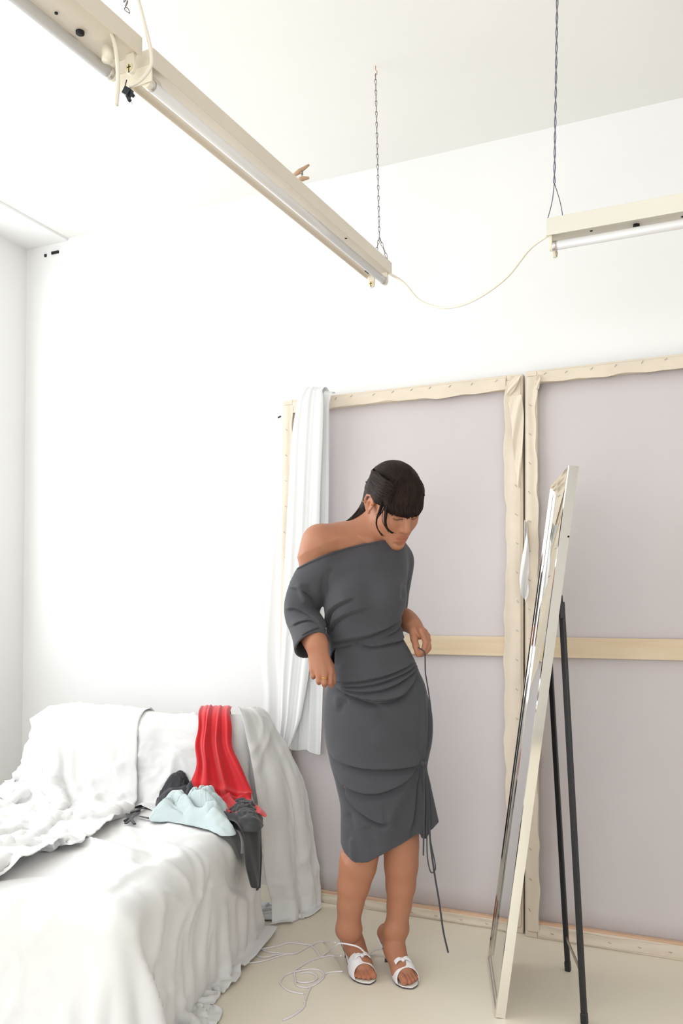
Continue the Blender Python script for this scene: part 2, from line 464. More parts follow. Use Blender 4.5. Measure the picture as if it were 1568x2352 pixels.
zb = 2.40
pf, pn = on_z(900, 631, zb), on_z(351, 152, zb)
# far batten: local y must point away from the camera side (towards -x) -> run from near to far gives y = left of travel
lampA, LA = batten('cream fluorescent batten hung by chain, one tube fitted, its end nearest the canvases', pn, pf, 0, seed=2)
box('dark_slot', LA - 0.06, LA - 0.03, 0.066, 0.080, 0.0062, 0.0078, 'dark', lampA)
dirA = (pf - pn) / np.linalg.norm(pf - pn)
pn2 = pn - dirA * 0.035
lampB, LB = batten('cream fluorescent batten cut off by the top corner of the photo', pn2 - dirA * 1.28, pn2, 1, seed=5)
# starter, sockets and the dark ballast screw at the joint of the two battens
tube('starter', [(LB - 0.06, 0.045, -0.002), (LB - 0.06, 0.045, -0.03)], 0.012, 'plastic', lampB, 18)
tube('ballast_screw', [(LB - 0.115, 0.07, 0.008), (LB - 0.115, 0.07, 0.003)], 0.009, 'dark', lampB, 14)
for k in range(5):
    tube('screw', [(LB - 0.18 - k * 0.085, 0.072 + 0.004 * (k % 2), 0.0085), (LB - 0.18 - k * 0.085, 0.072 + 0.004 * (k % 2), 0.0055)], 0.0035, 'dark', lampB, 10)
tube('starter', [(0.02, 0.03, -0.012), (0.05, 0.03, -0.012)], 0.0135, 'plastic', lampA, 18)
box('end_plate', 0.0, 0.004, 0.004, 0.096, -0.03, 0.008, 'plastic', lampA, 0.001)

pl = on_z(1253, 541, 2.265)
pr_ = pl + np.array([1.27, 0.0, 0.0])
lampC, LC = batten('white fluorescent batten hung by a twisted cord above the mirror', pl, pr_, 0, h=0.05, seed=9, mat_='enamel2')
tube('ballast_screw', [(0.24, 0.052, 0.008), (0.24, 0.052, -0.003)], 0.009, 'dark', lampC, 14)

# chain holding the far batten
ctop = on_z(862, 152, CZ)
yA = np.array([-dirA[1], dirA[0], 0])
att1 = on_z(864, 577, zb + 0.043); att2 = on_z(889, 594, zb + 0.043)
split = on_d(871, 545, float(FLAT @ (att1 * 0.5 + att2 * 0.5)))
chain = empty('lamp_chain', tuple(ctop))
tag(chain, 'thin grey metal chain hanging from the ceiling down to a batten', 'chain')
def link_mesh(w, l, r):
    P = []
    for t in np.linspace(0, 2 * math.pi, 17)[:-1]:
        x = w / 2 * math.cos(t) * (0.62 + 0.38 * math.sin(t)); P.append((x, 0, l / 2 * math.sin(t)))
    V, Fc = tube_vf(P, r, 6, closed=True)
    me = bpy.data.meshes.new('chain_link'); me.from_pydata([tuple(v) for v in V], [], Fc); me.update()
    me.polygons.foreach_set('use_smooth', np.ones(len(me.polygons), bool)); me.materials.append(M['chainm'])
    return me
lm = link_mesh(0.0105, 0.0215, 0.0011)
def chain_run(a, b, pitch=0.0172):
    a = np.array(a); b = np.array(b); d = b - a; n_ = max(1, int(round(np.linalg.norm(d) / pitch)))
    q = Vector(-d).to_track_quat('Z', 'Y')
    for i in range(n_):
        o = bpy.data.objects.new('chain_link', lm); COL.objects.link(o); o.parent = chain
        p = a + d * ((i + 0.5) / n_) - np.array(ctop)
        o.location = p; o.rotation_mode = 'QUATERNION'
        from mathutils import Quaternion
        o.rotation_quaternion = q @ Quaternion((0, 0, 1), YAW + (0.25 if i % 2 else 1.45))
chain_run(ctop - np.array([0, 0, 0.028]), split); chain_run(split, att1); chain_run(split, att2)
tube('ceiling_hook', [(0, 0, 0.0), (0, 0, -0.012), (0.006, 0, -0.02), (0.005, 0, -0.03), (-0.004, 0, -0.031)], 0.0016, 'peg', chain, 6)

# twisted cord holding the right batten
ptop = on_d(1272, 0, 2.45); ptop = CAM + (ptop - CAM)
base = pl + np.array([0.015, 0.04, 0.05])
top = np.array([base[0] + 0.02, base[1] - 0.02, CZ])
knot = base + (top - base) * 0.155
cord = empty('suspension_rope', tuple(top))
tag(cord, 'twisted grey cord tied to the end of the batten above the mirror', 'rope')
for ph in (0, math.pi):
    t = np.linspace(0, 1, 160)
    P = knot + (top - knot) * t[:, None]
    P[:, 0] += 0.0022 * np.cos(t * 46 + ph); P[:, 1] += 0.0022 * np.sin(t * 46 + ph)
    tube('strand', P - top, 0.0016, 'cordm', cord, 6)
for e in (pl + np.array([0.001, 0.012, 0.045]), pl + np.array([0.04, 0.06, 0.05])):
    tube('strand', catmull([knot, knot * 0.5 + e * 0.5 + np.array([0.004, 0, 0]), e], 12) - top, 0.0014, 'cordm', cord, 6)

# cable sagging between the battens
e0 = pf + yA * 0.03 + np.array([0, 0, 0.02]); e1 = pl + np.array([0.0, 0.03, 0.012])
def cab(px, py, t): return on_d(px, py, (1 - t) * (FLAT @ e0) + t * (FLAT @ e1))
P = [e0, cab(925, 648, 0.1), cab(965, 691, 0.22), cab(1020, 707, 0.38), cab(1085, 691, 0.55), cab(1160, 640, 0.72), cab(1215, 573, 0.88), e1]
ca = tube('power_cable', catmull(P, 60), 0.0042, 'cable', None, 10)
tag(ca, 'cream cable sagging between two ceiling battens', 'cable')

# loose cables and connector at the joint of the near battens
dj = float(FLAT @ pn)
lc = empty('loose_wiring', tuple(on_d(285, 120, dj - 0.06))); lc0 = np.array(lc.location)
tag(lc, 'loose cut cables with black connector dangling at the joint of two battens', 'wiring')
tube('cut_cable', catmull([on_d(216, -6, dj - 0.12), on_d(243, 45, dj - 0.1), on_d(262, 95, dj - 0.09), on_d(269, 140, dj - 0.09), on_d(271, 190, dj - 0.08), on_d(267, 242, dj - 0.08)], 30) - lc0, 0.0044, 'cable', lc, 10)
tube('cut_cable', catmull([on_d(316, -6, dj - 0.02), on_d(333, 60, dj - 0.04), on_d(345, 110, dj - 0.06), on_d(347, 150, dj - 0.06), on_d(325, 182, dj - 0.06), on_d(297, 200, dj - 0.06)], 34) - lc0, 0.0040, 'cable', lc, 10)
pc = on_d(294, 212, dj - 0.06) - lc0
V, Fc = join_vf([bar_vf(pc + np.array([-0.008, 0, 0.006]), pc + np.array([0.006, 0, -0.004]), 0.014, 0.016),
                 bar_vf(pc + np.array([-0.002, 0, -0.006]), pc + np.array([0.005, 0, -0.02]), 0.007, 0.007),
                 bar_vf(pc + np.array([0.006, 0, 0.0]), pc + np.array([0.014, 0, -0.012]), 0.007, 0.007)])
mesh('connector', V, Fc, 'black_clip', lc, bevel=0.001)
tube('wire_end', [pc + np.array([-0.01, 0, 0.008]), pc + np.array([-0.004, 0, 0.028])], 0.0012, 'black_clip', lc, 6)
tube('wire_end', [pc + np.array([0.005, 0, -0.019]), pc + np.array([0.012, 0, -0.028])], 0.0007, 'steel', lc, 6)
# suspension chain stub of the near batten
ch2 = empty('lamp_chain', tuple(on_d(286, 4, dj - 0.02))); 
tag(ch2, 'dark bit of chain entering at the upper edge beside the near batten', 'chain')
for k in range(4):
    o = bpy.data.objects.new('chain_link', lm); COL.objects.link(o); o.parent = ch2
    o.location = (0.001 * k, 0.002 * k, 0.024 - 0.0135 * k); o.rotation_euler = (0.3, 0.2 * k, 1.2 * k)

# wooden pegs clipped on the far batten
pk = on_d(690, 398, float(FLAT @ (pn * 0.45 + pf * 0.55)) + 0.03)
pg = empty('clothes_peg', tuple(pk))
tag(pg, 'wooden clothes peg clipped to the top of a hanging batten', 'clothes peg')
ux = RGT
for a_, b_ in (((-0.02, -0.006), (0.026, 0.026)), ((-0.006, -0.018), (0.026, -0.014))):
    A_ = ux * a_[0] + np.array([0, 0, a_[1]]); B_ = ux * b_[0] + np.array([0, 0, b_[1]])
    P = np.linspace(A_, B_, 6)
    tube('prong', P, [0.005, 0.007, 0.008, 0.006, 0.005, 0.003], 'peg', pg, 8)
tube('spring', [ux * 0.004 + FLAT * -0.008, ux * 0.004 + FLAT * 0.008], 0.004, 'steel', pg, 10)

# ================================================================== standing mirror
mb0 = on_z(1136, 2339, 0); mb1 = on_z(1118, 2206, 0)
mdir = (mb1 - mb0); mw = float(np.linalg.norm(mdir)); ma = math.atan2(mdir[1], mdir[0])
mir = empty('standing_mirror', tuple(mb0), ma)      # local x along the foot (to the back), local y -> room side it faces (-), local +y is left of travel
tag(mir, 'tall free-standing mirror with polished silver frame and black easel legs', 'mirror')
Lm, tl = 1.638, math.radians(7.8)
# local frame: left of travel (y+) is the reflecting side (towards the person); lean goes to -y
def mp(x, d, s): # x along foot, d depth behind the front face, s along the slope
    return (x, -d * math.cos(tl) - s * math.sin(tl), s * math.cos(tl) - d * math.sin(tl) + 0.004)
def slab(name, x0, x1, d0, d1, s0, s1, m, parent, bev=0.0015):
    V = [mp(x, d, s) for s in (s0, s1) for (x, d) in ((x0, d0), (x1, d0), (x1, d1), (x0, d1))]
    return mesh(name, V, [(0, 3, 2, 1)[::-1], (4, 5, 6, 7)[::-1], (0, 1, 5, 4)[::-1], (1, 2, 6, 5)[::-1], (2, 3, 7, 6)[::-1], (3, 0, 4, 7)[::-1]], m, parent, bevel=bev)
fw, ft = 0.05, 0.03
def prof_bar(name, a, b, inner, m):
    """frame bar with stepped bevel profile, mitred; a,b = corner (x,s) of outer edge; inner = unit (x,s) towards the glass"""
    a = np.array(a, float); b = np.array(b, float); inner = np.array(inner, float); d = (b - a) / np.linalg.norm(b - a)
    prof = [(0.0, ft), (0.0, 0.002), (0.003, 0.0), (0.014, 0.0), (0.018, 0.004), (0.026, 0.005), (0.030, 0.0085), (fw, 0.012), (fw, ft)]
    V = []
    for p, sg in ((a, 1), (b, -1)):
        for (u, dep) in prof:
            q = p + inner * u + d * sg * u
            V.append(mp(q[0], dep, q[1]))
    k = len(prof)
    Fc = [(i, (i + 1) % k, (i + 1) % k + k, i + k) for i in range(k)]
    return mesh(name, V, Fc, m, mir)
prof_bar('frame_side', (0, 0), (0, Lm), (1, 0), 'chrome')
prof_bar('frame_side', (mw, Lm), (mw, 0), (-1, 0), 'chrome')
prof_bar('frame_side', (0, Lm), (mw, Lm), (0, -1), 'chrome')
prof_bar('frame_side', (mw, 0), (0, 0), (0, 1), 'chrome')
slab('mirror_glass', fw - 0.004, mw - fw + 0.004, 0.010, 0.014, fw - 0.004, Lm - fw + 0.004, 'mirror', mir, 0)
slab('backing', 0.012, mw - 0.012, ft - 0.006, ft - 0.001, 0.012, Lm - 0.012, 'mirror_back', mir, 0)
def wl(p): # world -> mirror local
    q = np.array(p) - mb0; ca_, sa_ = math.cos(ma), math.sin(ma)
    return np.array([q[0] * ca_ + q[1] * sa_, -q[0] * sa_ + q[1] * ca_, q[2]])
f0 = wl(on_z(1342, 2352, 0)); f1 = wl(on_z(1304, 2230, 0))
hs = 1.235
h0 = np.array(mp(0.03, ft + 0.006, hs)); h1 = np.array(mp(mw - 0.03, ft + 0.006, hs))
for h_, f_ in ((h0, f0), (h1, f1)):
    lg = mesh('leg', *bar_vf(h_, f_ + np.array([0, 0, 0.004]), 0.014, 0.016), 'black_metal', mir, bevel=0.002)
    d_ = (h_ - f_) / np.linalg.norm(h_ - f_)
    V, Fc = bar_vf(f_, f_ + d_ * 0.032, 0.0185, 0.0185); mesh('foot_cap', V, Fc, 'black_metal', lg, bevel=0.003)
    V, Fc = bar_vf(h_ + np.array([0, 0.004, 0.02]), h_ - np.array([0, 0.0, 0.05]), 0.026, 0.012); mesh('hinge', V, Fc, 'black_metal', lg, bevel=0.002)
V, Fc = bar_vf(f0 + (h0 - f0) * 0.115, f1 + (h1 - f1) * 0.09, 0.003, 0.016); mesh('strut', V, Fc, 'steel', mir, bevel=0.0008)
tube('screw', [mp(0.0, 0.027, Lm - 0.21), mp(-0.003, 0.027, Lm - 0.21)], 0.003, 'dark', mir, 8)
# ================================================================== covered sofa bed
# built in its own frame: x across (to the right), y towards the backrest, origin on the floor under the seat centre
SA = math.radians(12.1)
SC = np.array([-1.979, 2.202, 0.0])
SWX, SWY, SZ, BZ = 0.475, 0.55, 0.445, 0.775
sofa = empty('sofa_bed', tuple(SC), SA)
tag(sofa, 'low sofa bed hidden beneath white sheets', 'sofa bed')
def sl(p):
    q = np.array(p, float) - SC; c, s = math.cos(SA), math.sin(SA)
    return np.stack([q[..., 0] * c + q[..., 1] * s, -q[..., 0] * s + q[..., 1] * c, q[..., 2]], -1)
def sz(px, py, z): return sl(on_z(px, py, z))          # photo point on a level plane, in the sofa's frame
box('mattress', -SWX + 0.015, SWX - 0.015, -SWY + 0.015, SWY, 0.24, SZ - 0.006, 'foam', sofa, 0.05)
box('base_frame', -SWX + 0.03, SWX - 0.03, -SWY + 0.04, SWY, 0.12, 0.24, 'wood_sofa', sofa, 0.01)
for x in (-SWX + 0.05, SWX - 0.11):
    for y in (-SWY + 0.06, SWY - 0.1): box('leg', x, x + 0.06, y, y + 0.06, 0, 0.12, 'wood_sofa', sofa, 0.004)
box('backrest', -SWX + 0.01, SWX - 0.065, SWY + 0.005, SWY + 0.135, 0.14, BZ - 0.008, 'foam', sofa, 0.045)
box('armrest', -SWX - 0.085, -SWX + 0.0, -0.05, SWY + 0.1, 0.3, 0.475, 'wood_sofa', sofa, 0.02)

# ------------------------------------------------------------------ draping: small position-based cloth solver
def sdf_rbox(P, c, hsize, r, tiltx=0.0):
    q = P - c
    if tiltx:
        ct, st = math.cos(tiltx), math.sin(tiltx)
        q = np.stack([q[:, 0], q[:, 1] * ct + q[:, 2] * st, -q[:, 1] * st + q[:, 2] * ct], 1)
    a = np.abs(q) - (np.array(hsize) - r)
    out = np.linalg.norm(np.maximum(a, 0), axis=1) + np.minimum(a.max(1), 0) - r
    s = np.sign(q)
    # gradient
    g = np.where(a > 0, np.maximum(a, 0), 0) * s
    ln = np.linalg.norm(g, axis=1)
    ins = ln < 1e-9
    if ins.any():
        k = a[ins].argmax(1); gg = np.zeros((ins.sum(), 3)); gg[np.arange(len(k)), k] = s[ins][np.arange(len(k)), k]; g[ins] = gg; ln[ins] = 1
    g = g / np.maximum(ln, 1e-9)[:, None]
    if tiltx:
        g = np.stack([g[:, 0], g[:, 1] * ct - g[:, 2] * st, g[:, 1] * st + g[:, 2] * ct], 1)
    return out, g

COLL = [((0, 0, SZ / 2), (SWX, SWY, SZ / 2), 0.06, 0.0),
        ((-0.0275, SWY + 0.07, BZ / 2), (SWX - 0.0375, 0.07, BZ / 2), 0.05, 0.0),
        ((-SWX - 0.04, SWY * 0.5 - 0.0, 0.24), (0.05, 0.34, 0.24), 0.03, 0.0)]

def drape(G, iters=260, sub=10, colliders=COLL, floor=0.004, stiff=0.9, bend=0.25, fric=0.5, damp=0.985, dt=0.012, thick=0.004, wall=None, rest=None):
    f4 = np.float32
    X = np.array(G, f4); a, b = X.shape[:2]; R = X if rest is None else np.array(rest, f4)
    S = slice
    pairs = []
    for o in (0, 1):
        n = (b - o) // 2; pairs.append(((S(None), S(o, o + 2 * n, 2)), (S(None), S(o + 1, o + 2 * n, 2)), stiff))
        n = (a - o) // 2; pairs.append(((S(o, o + 2 * n, 2), S(None)), (S(o + 1, o + 2 * n, 2), S(None)), stiff))
        pairs.append(((S(o, o + 2 * n, 2), S(0, -1)), (S(o + 1, o + 2 * n, 2), S(1, None)), stiff * 0.5))
        pairs.append(((S(o, o + 2 * n, 2), S(1, None)), (S(o + 1, o + 2 * n, 2), S(0, -1)), stiff * 0.5))
    for o in (0, 1, 2, 3):
        n = (b - o + 1) // 4; pairs.append(((S(None), S(o, o + 4 * n - 3 if n else o, 4)), (S(None), S(o + 2, o + 4 * n, 4)), bend))
        n = (a - o + 1) // 4; pairs.append(((S(o, o + 4 * n - 3 if n else o, 4), S(None)), (S(o + 2, o + 4 * n, 4), S(None)), bend))
    sets = []
    for i, j, k in pairs:
        n0, n1 = min(R[i].shape[0], R[j].shape[0]), min(R[i].shape[1], R[j].shape[1])
        if n0 == 0 or n1 == 0 or R[i].shape != R[j].shape: continue
        d = R[j] - R[i]; sets.append((i, j, np.sqrt(np.einsum('abk,abk->ab', d, d)), f4(k * 0.5)))
    Vv = np.zeros_like(X)
    for it in range(iters):
        Vv *= f4(damp); Vv[..., 2] -= f4(9.8 * dt)
        sp = np.sqrt(np.einsum('abk,abk->ab', Vv, Vv))[..., None]; Vv *= np.minimum(1, 2.0 / np.maximum(sp, 1e-9)).astype(f4)
        Pn = X + Vv * f4(dt)
        for q in range(sub):
            for (i, j, l0, k) in sets:
                A, B = Pn[i], Pn[j]; d = B - A; ln = np.sqrt(np.einsum('abk,abk->ab', d, d)) + f4(1e-9)
                d *= (k * (ln - l0) / ln)[..., None]
                A += d; B -= d
            if q % 2 == 0 and q < sub - 1: continue
            Pf, Xf = Pn.reshape(-1, 3), X.reshape(-1, 3)
            for (c0, hs_, r, tx) in colliders:
                near_ = (np.abs(Pf - np.array(c0, f4)) < np.array(hs_, f4) + f4(thick)).all(1); ii = np.where(near_)[0]
                if len(ii) == 0: continue
                dd, g = sdf_rbox(Pf[ii], np.array(c0), hs_, r, tx)
                m_ = dd < thick; ii = ii[m_]; g = g[m_]; dd = dd[m_]
                if len(ii):
                    Pf[ii] += g * (thick - dd)[:, None]
                    mv = Pf[ii] - Xf[ii]; mv -= g * (mv * g).sum(1)[:, None]
                    Pf[ii] -= mv * fric
            m_ = Pf[:, 2] < floor
            Pf[m_, 2] = floor; Pf[m_, :2] += (Xf[m_, :2] - Pf[m_, :2]) * f4(fric)
            if wall is not None:
                m_ = Pf[:, 1] > wall - 0.214 * Pf[:, 0]; Pf[m_, 1] = wall - 0.214 * Pf[m_, 0]
        Vv = (Pn - X) / f4(dt); X = Pn
    return X.astype(float)

def relief(G, seed, amp, freq):
    """random crumple added to a flat starting sheet, so that it settles into folds"""
    r = np.random.default_rng(seed); G = np.array(G, float)
    for k in range(14):
        th = r.random() * math.pi * 2; f = freq * (0.5 + 1.6 * r.random()); ph = r.random() * 7
        G[..., 2] += amp / 4 * np.sin((G[..., 0] * math.cos(th) + G[..., 1] * math.sin(th)) * f + ph)
    return G

def flat(x0, x1, y0, y1, z, nx, ny, rz=0.0):
    xs = np.linspace(x0, x1, nx); ys = np.linspace(y0, y1, ny)
    Xg, Yg = np.meshgrid(xs, ys); cx, cy = (x0 + x1) / 2, (y0 + y1) / 2
    c, s = math.cos(rz), math.sin(rz)
    return np.stack([cx + (Xg - cx) * c - (Yg - cy) * s, cy + (Xg - cx) * s + (Yg - cy) * c, np.full_like(Xg, z)], -1)


def buckle(G, kx, ky, seed, amp=0.01, freq=25):
    """rest shape larger than the starting shape, so that the sheet throws folds"""
    G = np.array(G, float); c = G.mean((0, 1)); R = G.copy()
    R[..., 0] = c[0] + (G[..., 0] - c[0]) * kx; R[..., 1] = c[1] + (G[..., 1] - c[1]) * ky
    return relief(G, seed, amp, freq), R
def perlin(x, y, seed):
    r = np.random.default_rng(seed); T = r.random((64, 64)) * 2 * math.pi; gx, gy = np.cos(T), np.sin(T)
    xi = np.floor(x).astype(int); yi = np.floor(y).astype(int); fx, fy = x - xi, y - yi
    def g(a, b, dx, dy): return gx[a % 64, b % 64] * dx + gy[a % 64, b % 64] * dy
    u = fx ** 3 * (fx * (fx * 6 - 15) + 10); v = fy ** 3 * (fy * (fy * 6 - 15) + 10)
    a = g(xi, yi, fx, fy) * (1 - u) + g(xi + 1, yi, fx - 1, fy) * u
    b = g(xi, yi + 1, fx, fy - 1) * (1 - u) + g(xi + 1, yi + 1, fx - 1, fy - 1) * u
    return (a * (1 - v) + b * v) * 1.5

def upsample(G, k):
    def up(A):
        n = A.shape[0]; t = np.linspace(0, n - 1, (n - 1) * k + 1); i = np.minimum(t.astype(int), n - 2); u = (t - i)[:, None, None]
        p = lambda j: A[np.clip(j, 0, n - 1)]
        p0, p1, p2, p3 = p(i - 1), p(i), p(i + 1), p(i + 2)
        return 0.5 * (2 * p1 + (p2 - p0) * u + (2 * p0 - 5 * p1 + 4 * p2 - p3) * u * u + (3 * p1 - p0 - 3 * p2 + p3) * u ** 3)
    return up(up(G).transpose(1, 0, 2)).transpose(1, 0, 2)

def gnormals(G):
    n = np.cross(np.gradient(G, axis=1), np.gradient(G, axis=0))
    return n / np.maximum(np.linalg.norm(n, axis=2, keepdims=True), 1e-9)

def creases(G, seed, amp, scale=7.0, warp=0.8, sharp=2.2, up=2, mask=None, an=(1.0, 1.0)):
    """sharp little ridges of crumpled cotton, raised along the cloth's own normals"""
    G = upsample(G, up) if up > 1 else G
    du = np.linalg.norm(np.gradient(G, axis=1), axis=2).cumsum(1); dv = np.linalg.norm(np.gradient(G, axis=0), axis=2).cumsum(0)
    N = gnormals(G); N = N * np.where(N.mean((0, 1))[2] < 0, -1, 1)
    x, y = du * scale * an[0], dv * scale * an[1]
    wx, wy = x + warp * perlin(x * 0.6, y * 0.6, seed + 1), y + warp * perlin(x * 0.6 + 9, y * 0.6, seed + 2)
    h = np.zeros(x.shape)
    for k, (f, w) in enumerate(((0.55, 1.0), (1.0, 0.75), (2.1, 0.35))):
        p = perlin(wx * f + 3 * k, wy * f, seed + 5 + k)
        h += w * (1 - np.minimum(1, np.abs(p) * sharp)) ** 2 * (0.5 + 0.8 * np.clip(perlin(x * 0.35 + k, y * 0.35, seed + 11 + k) + 0.3, 0, 1.2))
    if mask is not None: h = h * mask(G)
    return G + N * (amp * h)[..., None]
WALLY = (3.195 - SC[1]) / math.cos(SA)
def cloth(name, G, m, label, cat, group=None, solid=0.0016, sub=1):
    o = sheet(name, G, m, None, subsurf=sub, solid=solid)
    o.location = SC; o.rotation_euler = (0, 0, SA)
    return tag(o, label, cat, group)

# 1. sheet over the seat, hanging to the floor in front and at the right side
G, R = buckle(flat(-SWX - 0.36, SWX + 0.335, -SWY - 0.42, SWY + 0.0, SZ + 0.03, 92, 84), 1.07, 1.07, 3, 0.05, 26)
G = drape(G, 110, 6, fric=0.55, rest=R, wall=WALLY, bend=0.1)
G = creases(G, 5, 0.017, 4.6, an=(1.0, 0.8))
GBED = G
cloth('bed_sheet', G, 'sheet', 'large white cotton sheet covering the sofa seat, falling to the floor in front', 'sheet', 'white sheets on the sofa', sub=0)
# 2. sheet over the backrest, its right end falling down to the floor by the canvas
Gs = flat(-SWX - 0.05, SWX + 0.10, SWY - 0.30, SWY + 0.40, BZ + 0.03, 64, 54)
G, R = buckle(Gs, 1.08, 1.12, 8, 0.05, 26)
ex = np.maximum(G[..., 0] - (SWX - 0.04), 0)            # the overhang starts out hanging down
G[..., 0] = np.minimum(G[..., 0], SWX - 0.04) + 0.36 * ex; G[..., 2] -= 0.90 * ex
G[..., 2] = np.maximum(G[..., 2], 0.01)
G = drape(G, 120, 6, fric=0.5, rest=R, wall=WALLY, thick=0.010, bend=0.1)
G = creases(G, 15, 0.016, 6.0)
cloth('backrest_sheet', G, 'sheet', 'white sheet spread over the sofa backrest beneath the red garment', 'sheet', 'white sheets on the sofa', sub=0)
GBACK = G
# sheet falling from the right end of the backrest to the floor by the canvas
rowsF = [(1628, 540, 2.80, 1626, 590, 2.98), (1636, 548, 2.80, 1634, 606, 3.0), (1655, 556, 2.80, 1652, 622, 3.02), (1700, 566, 2.80, 1702, 650, 3.05), (1765, 578, 2.81, 1762, 684, 3.09), (1835, 588, 2.82, 1832, 706, 3.12),
         (1930, 598, 2.85, 1930, 721, 3.155), (2005, 606, 2.88, 2003, 729, 3.175), (2070, 622, 2.93, 2050, 733, 3.185)]
Rf = catmull(np.array(rowsF, float), 44); Gf_ = []
for i, r in enumerate(Rf):
    t = i / 43; A_, B_ = on_y(r[1], r[0], r[2]), on_y(r[4], r[3], r[5]); u = np.linspace(0, 1, 40)
    P_ = A_ + (B_ - A_) * u[:, None]; nv = np.array([0.75, -0.66, 0.0])
    f = 0.030 * np.sin(u * math.pi) + 0.014 * np.sin(u * 9 + 1 - 1.5 * t) * t + 0.009 * np.sin(u * 17 + 2 * t) * min(1, t * 2) + 0.012 * np.exp(-((u - 0.62 + 0.2 * t) / 0.09) ** 2)
    P_ = P_ + nv * f[:, None] * np.interp(t, [0, 0.15, 1], [0.3, 0.8, 1.0]); P_[:, 2] = np.maximum(P_[:, 2], 0.004); Gf_.append(P_)
last = Gf_[-1].copy(); last[:, 2] = 0.004; Gf_.append(last + np.array([0.006, -0.01, 0])); Gf_.append(last + np.array([0.02, -0.05, 0]) + np.stack([0.01 * np.sin(np.linspace(0, 9, 40)), 0.02 * np.sin(np.linspace(0, 7, 40)), 0.003 + 0.003 * np.sin(np.linspace(0, 14, 40))], 1))
Gf_ = creases(np.array(Gf_), 91, 0.008, 7.0)
tag(sheet('sheet_fall', Gf_, 'sheet', None, subsurf=0, solid=0.0016), 'white sheet falling from the right end of the sofa to the floor by the canvas', 'sheet', 'white sheets on the sofa')
# 3. rumpled sheet from the left end of the backrest across the seat and over its front
Gs = flat(-SWX - 0.32, 0.0, -SWY - 0.38, SWY + 0.22, BZ + 0.03, 64, 104, math.radians(5))
G, R = buckle(Gs, 1.5, 1.32, 21, 0.11, 20)
G = drape(G, 120, 6, fric=0.6, rest=R, thick=0.020, bend=0.08)
G = creases(G, 35, 0.024, 5.0, sharp=1.8)
cloth('rumpled_sheet', G, 'sheet', 'rumpled white sheet heaped over the left end of the sofa and its seat', 'sheet', 'white sheets on the sofa', sub=0)
# 4. loose end of a sheet bunched on the floor by the right rear corner
c = sz(628, 2088, 0.0)
Gs = flat(c[0] - 0.10, c[0] + 0.09, c[1] - 0.13, c[1] + 0.05, 0.06, 30, 30, 0.3)
G, R = buckle(Gs, 1.7, 1.5, 31, 0.06, 40)
G = drape(G, 90, 6, fric=0.6, rest=R, colliders=[], bend=0.1)
G = creases(G, 41, 0.006, 9)
cloth('fallen_sheet_end', G, 'sheet', 'bunched end of white sheet lying on the floor between sofa and canvas', 'sheet', 'white sheets on the sofa', sub=0)
# and another at the front right corner of the seat
c = sz(440, 2320, 0.0)
Gs = flat(c[0] - 0.13, c[0] + 0.06, c[1] - 0.16, c[1] + 0.16, 0.09, 30, 36, 0.2)
G, R = buckle(Gs, 1.6, 1.6, 33, 0.07, 36)
G = drape(G, 90, 6, fric=0.6, rest=R, colliders=[], bend=0.1)
G = creases(G, 43, 0.006, 9)
cloth('fallen_sheet_end', G, 'sheet', 'bunched end of white sheet on the floor at the near corner of the sofa', 'sheet', 'white sheets on the sofa', sub=0)

# ------------------------------------------------------------------ garments thrown on the sofa
_pts = np.vstack([GBED.reshape(-1, 3), GBACK.reshape(-1, 3)])
_pts = _pts[_pts[:, 2] < SZ + 0.075]
_hx, _hy = np.linspace(-0.7, 0.7, 71), np.linspace(-0.7, 0.8, 76)
HZ = np.zeros((71, 76))
np.maximum.at(HZ, (np.clip(((_pts[:, 0] + 0.7) / 0.02).round().astype(int), 0, 70), np.clip(((_pts[:, 1] + 0.7) / 0.02).round().astype(int), 0, 75)), _pts[:, 2])
HZ = np.maximum(HZ, SZ + 0.006)
def top_of(x, y):
    """height of the white sheets at a point of the sofa's frame"""
    i = np.clip(((np.asarray(x) + 0.7) / 0.02).round().astype(int), 0, 70); j = np.clip(((np.asarray(y) + 0.7) / 0.02).round().astype(int), 0, 75)
    return HZ[i, j]
# front surface of the sheeted backrest: smallest y for every x, z
YF = np.full((71, 60), SWY + 0.02)
_b = GBACK.reshape(-1, 3); _b = _b[(_b[:, 2] > SZ) & (_b[:, 0] < 0.6)]
np.minimum.at(YF, (np.clip(((_b[:, 0] + 0.7) / 0.02).round().astype(int), 0, 70), np.clip((_b[:, 2] / 0.02).round().astype(int), 0, 59)), _b[:, 1])
def front_of(x, z): return YF[int(np.clip(round((x + 0.7) / 0.02), 0, 70)), int(np.clip(round(z / 0.02), 0, 59))]

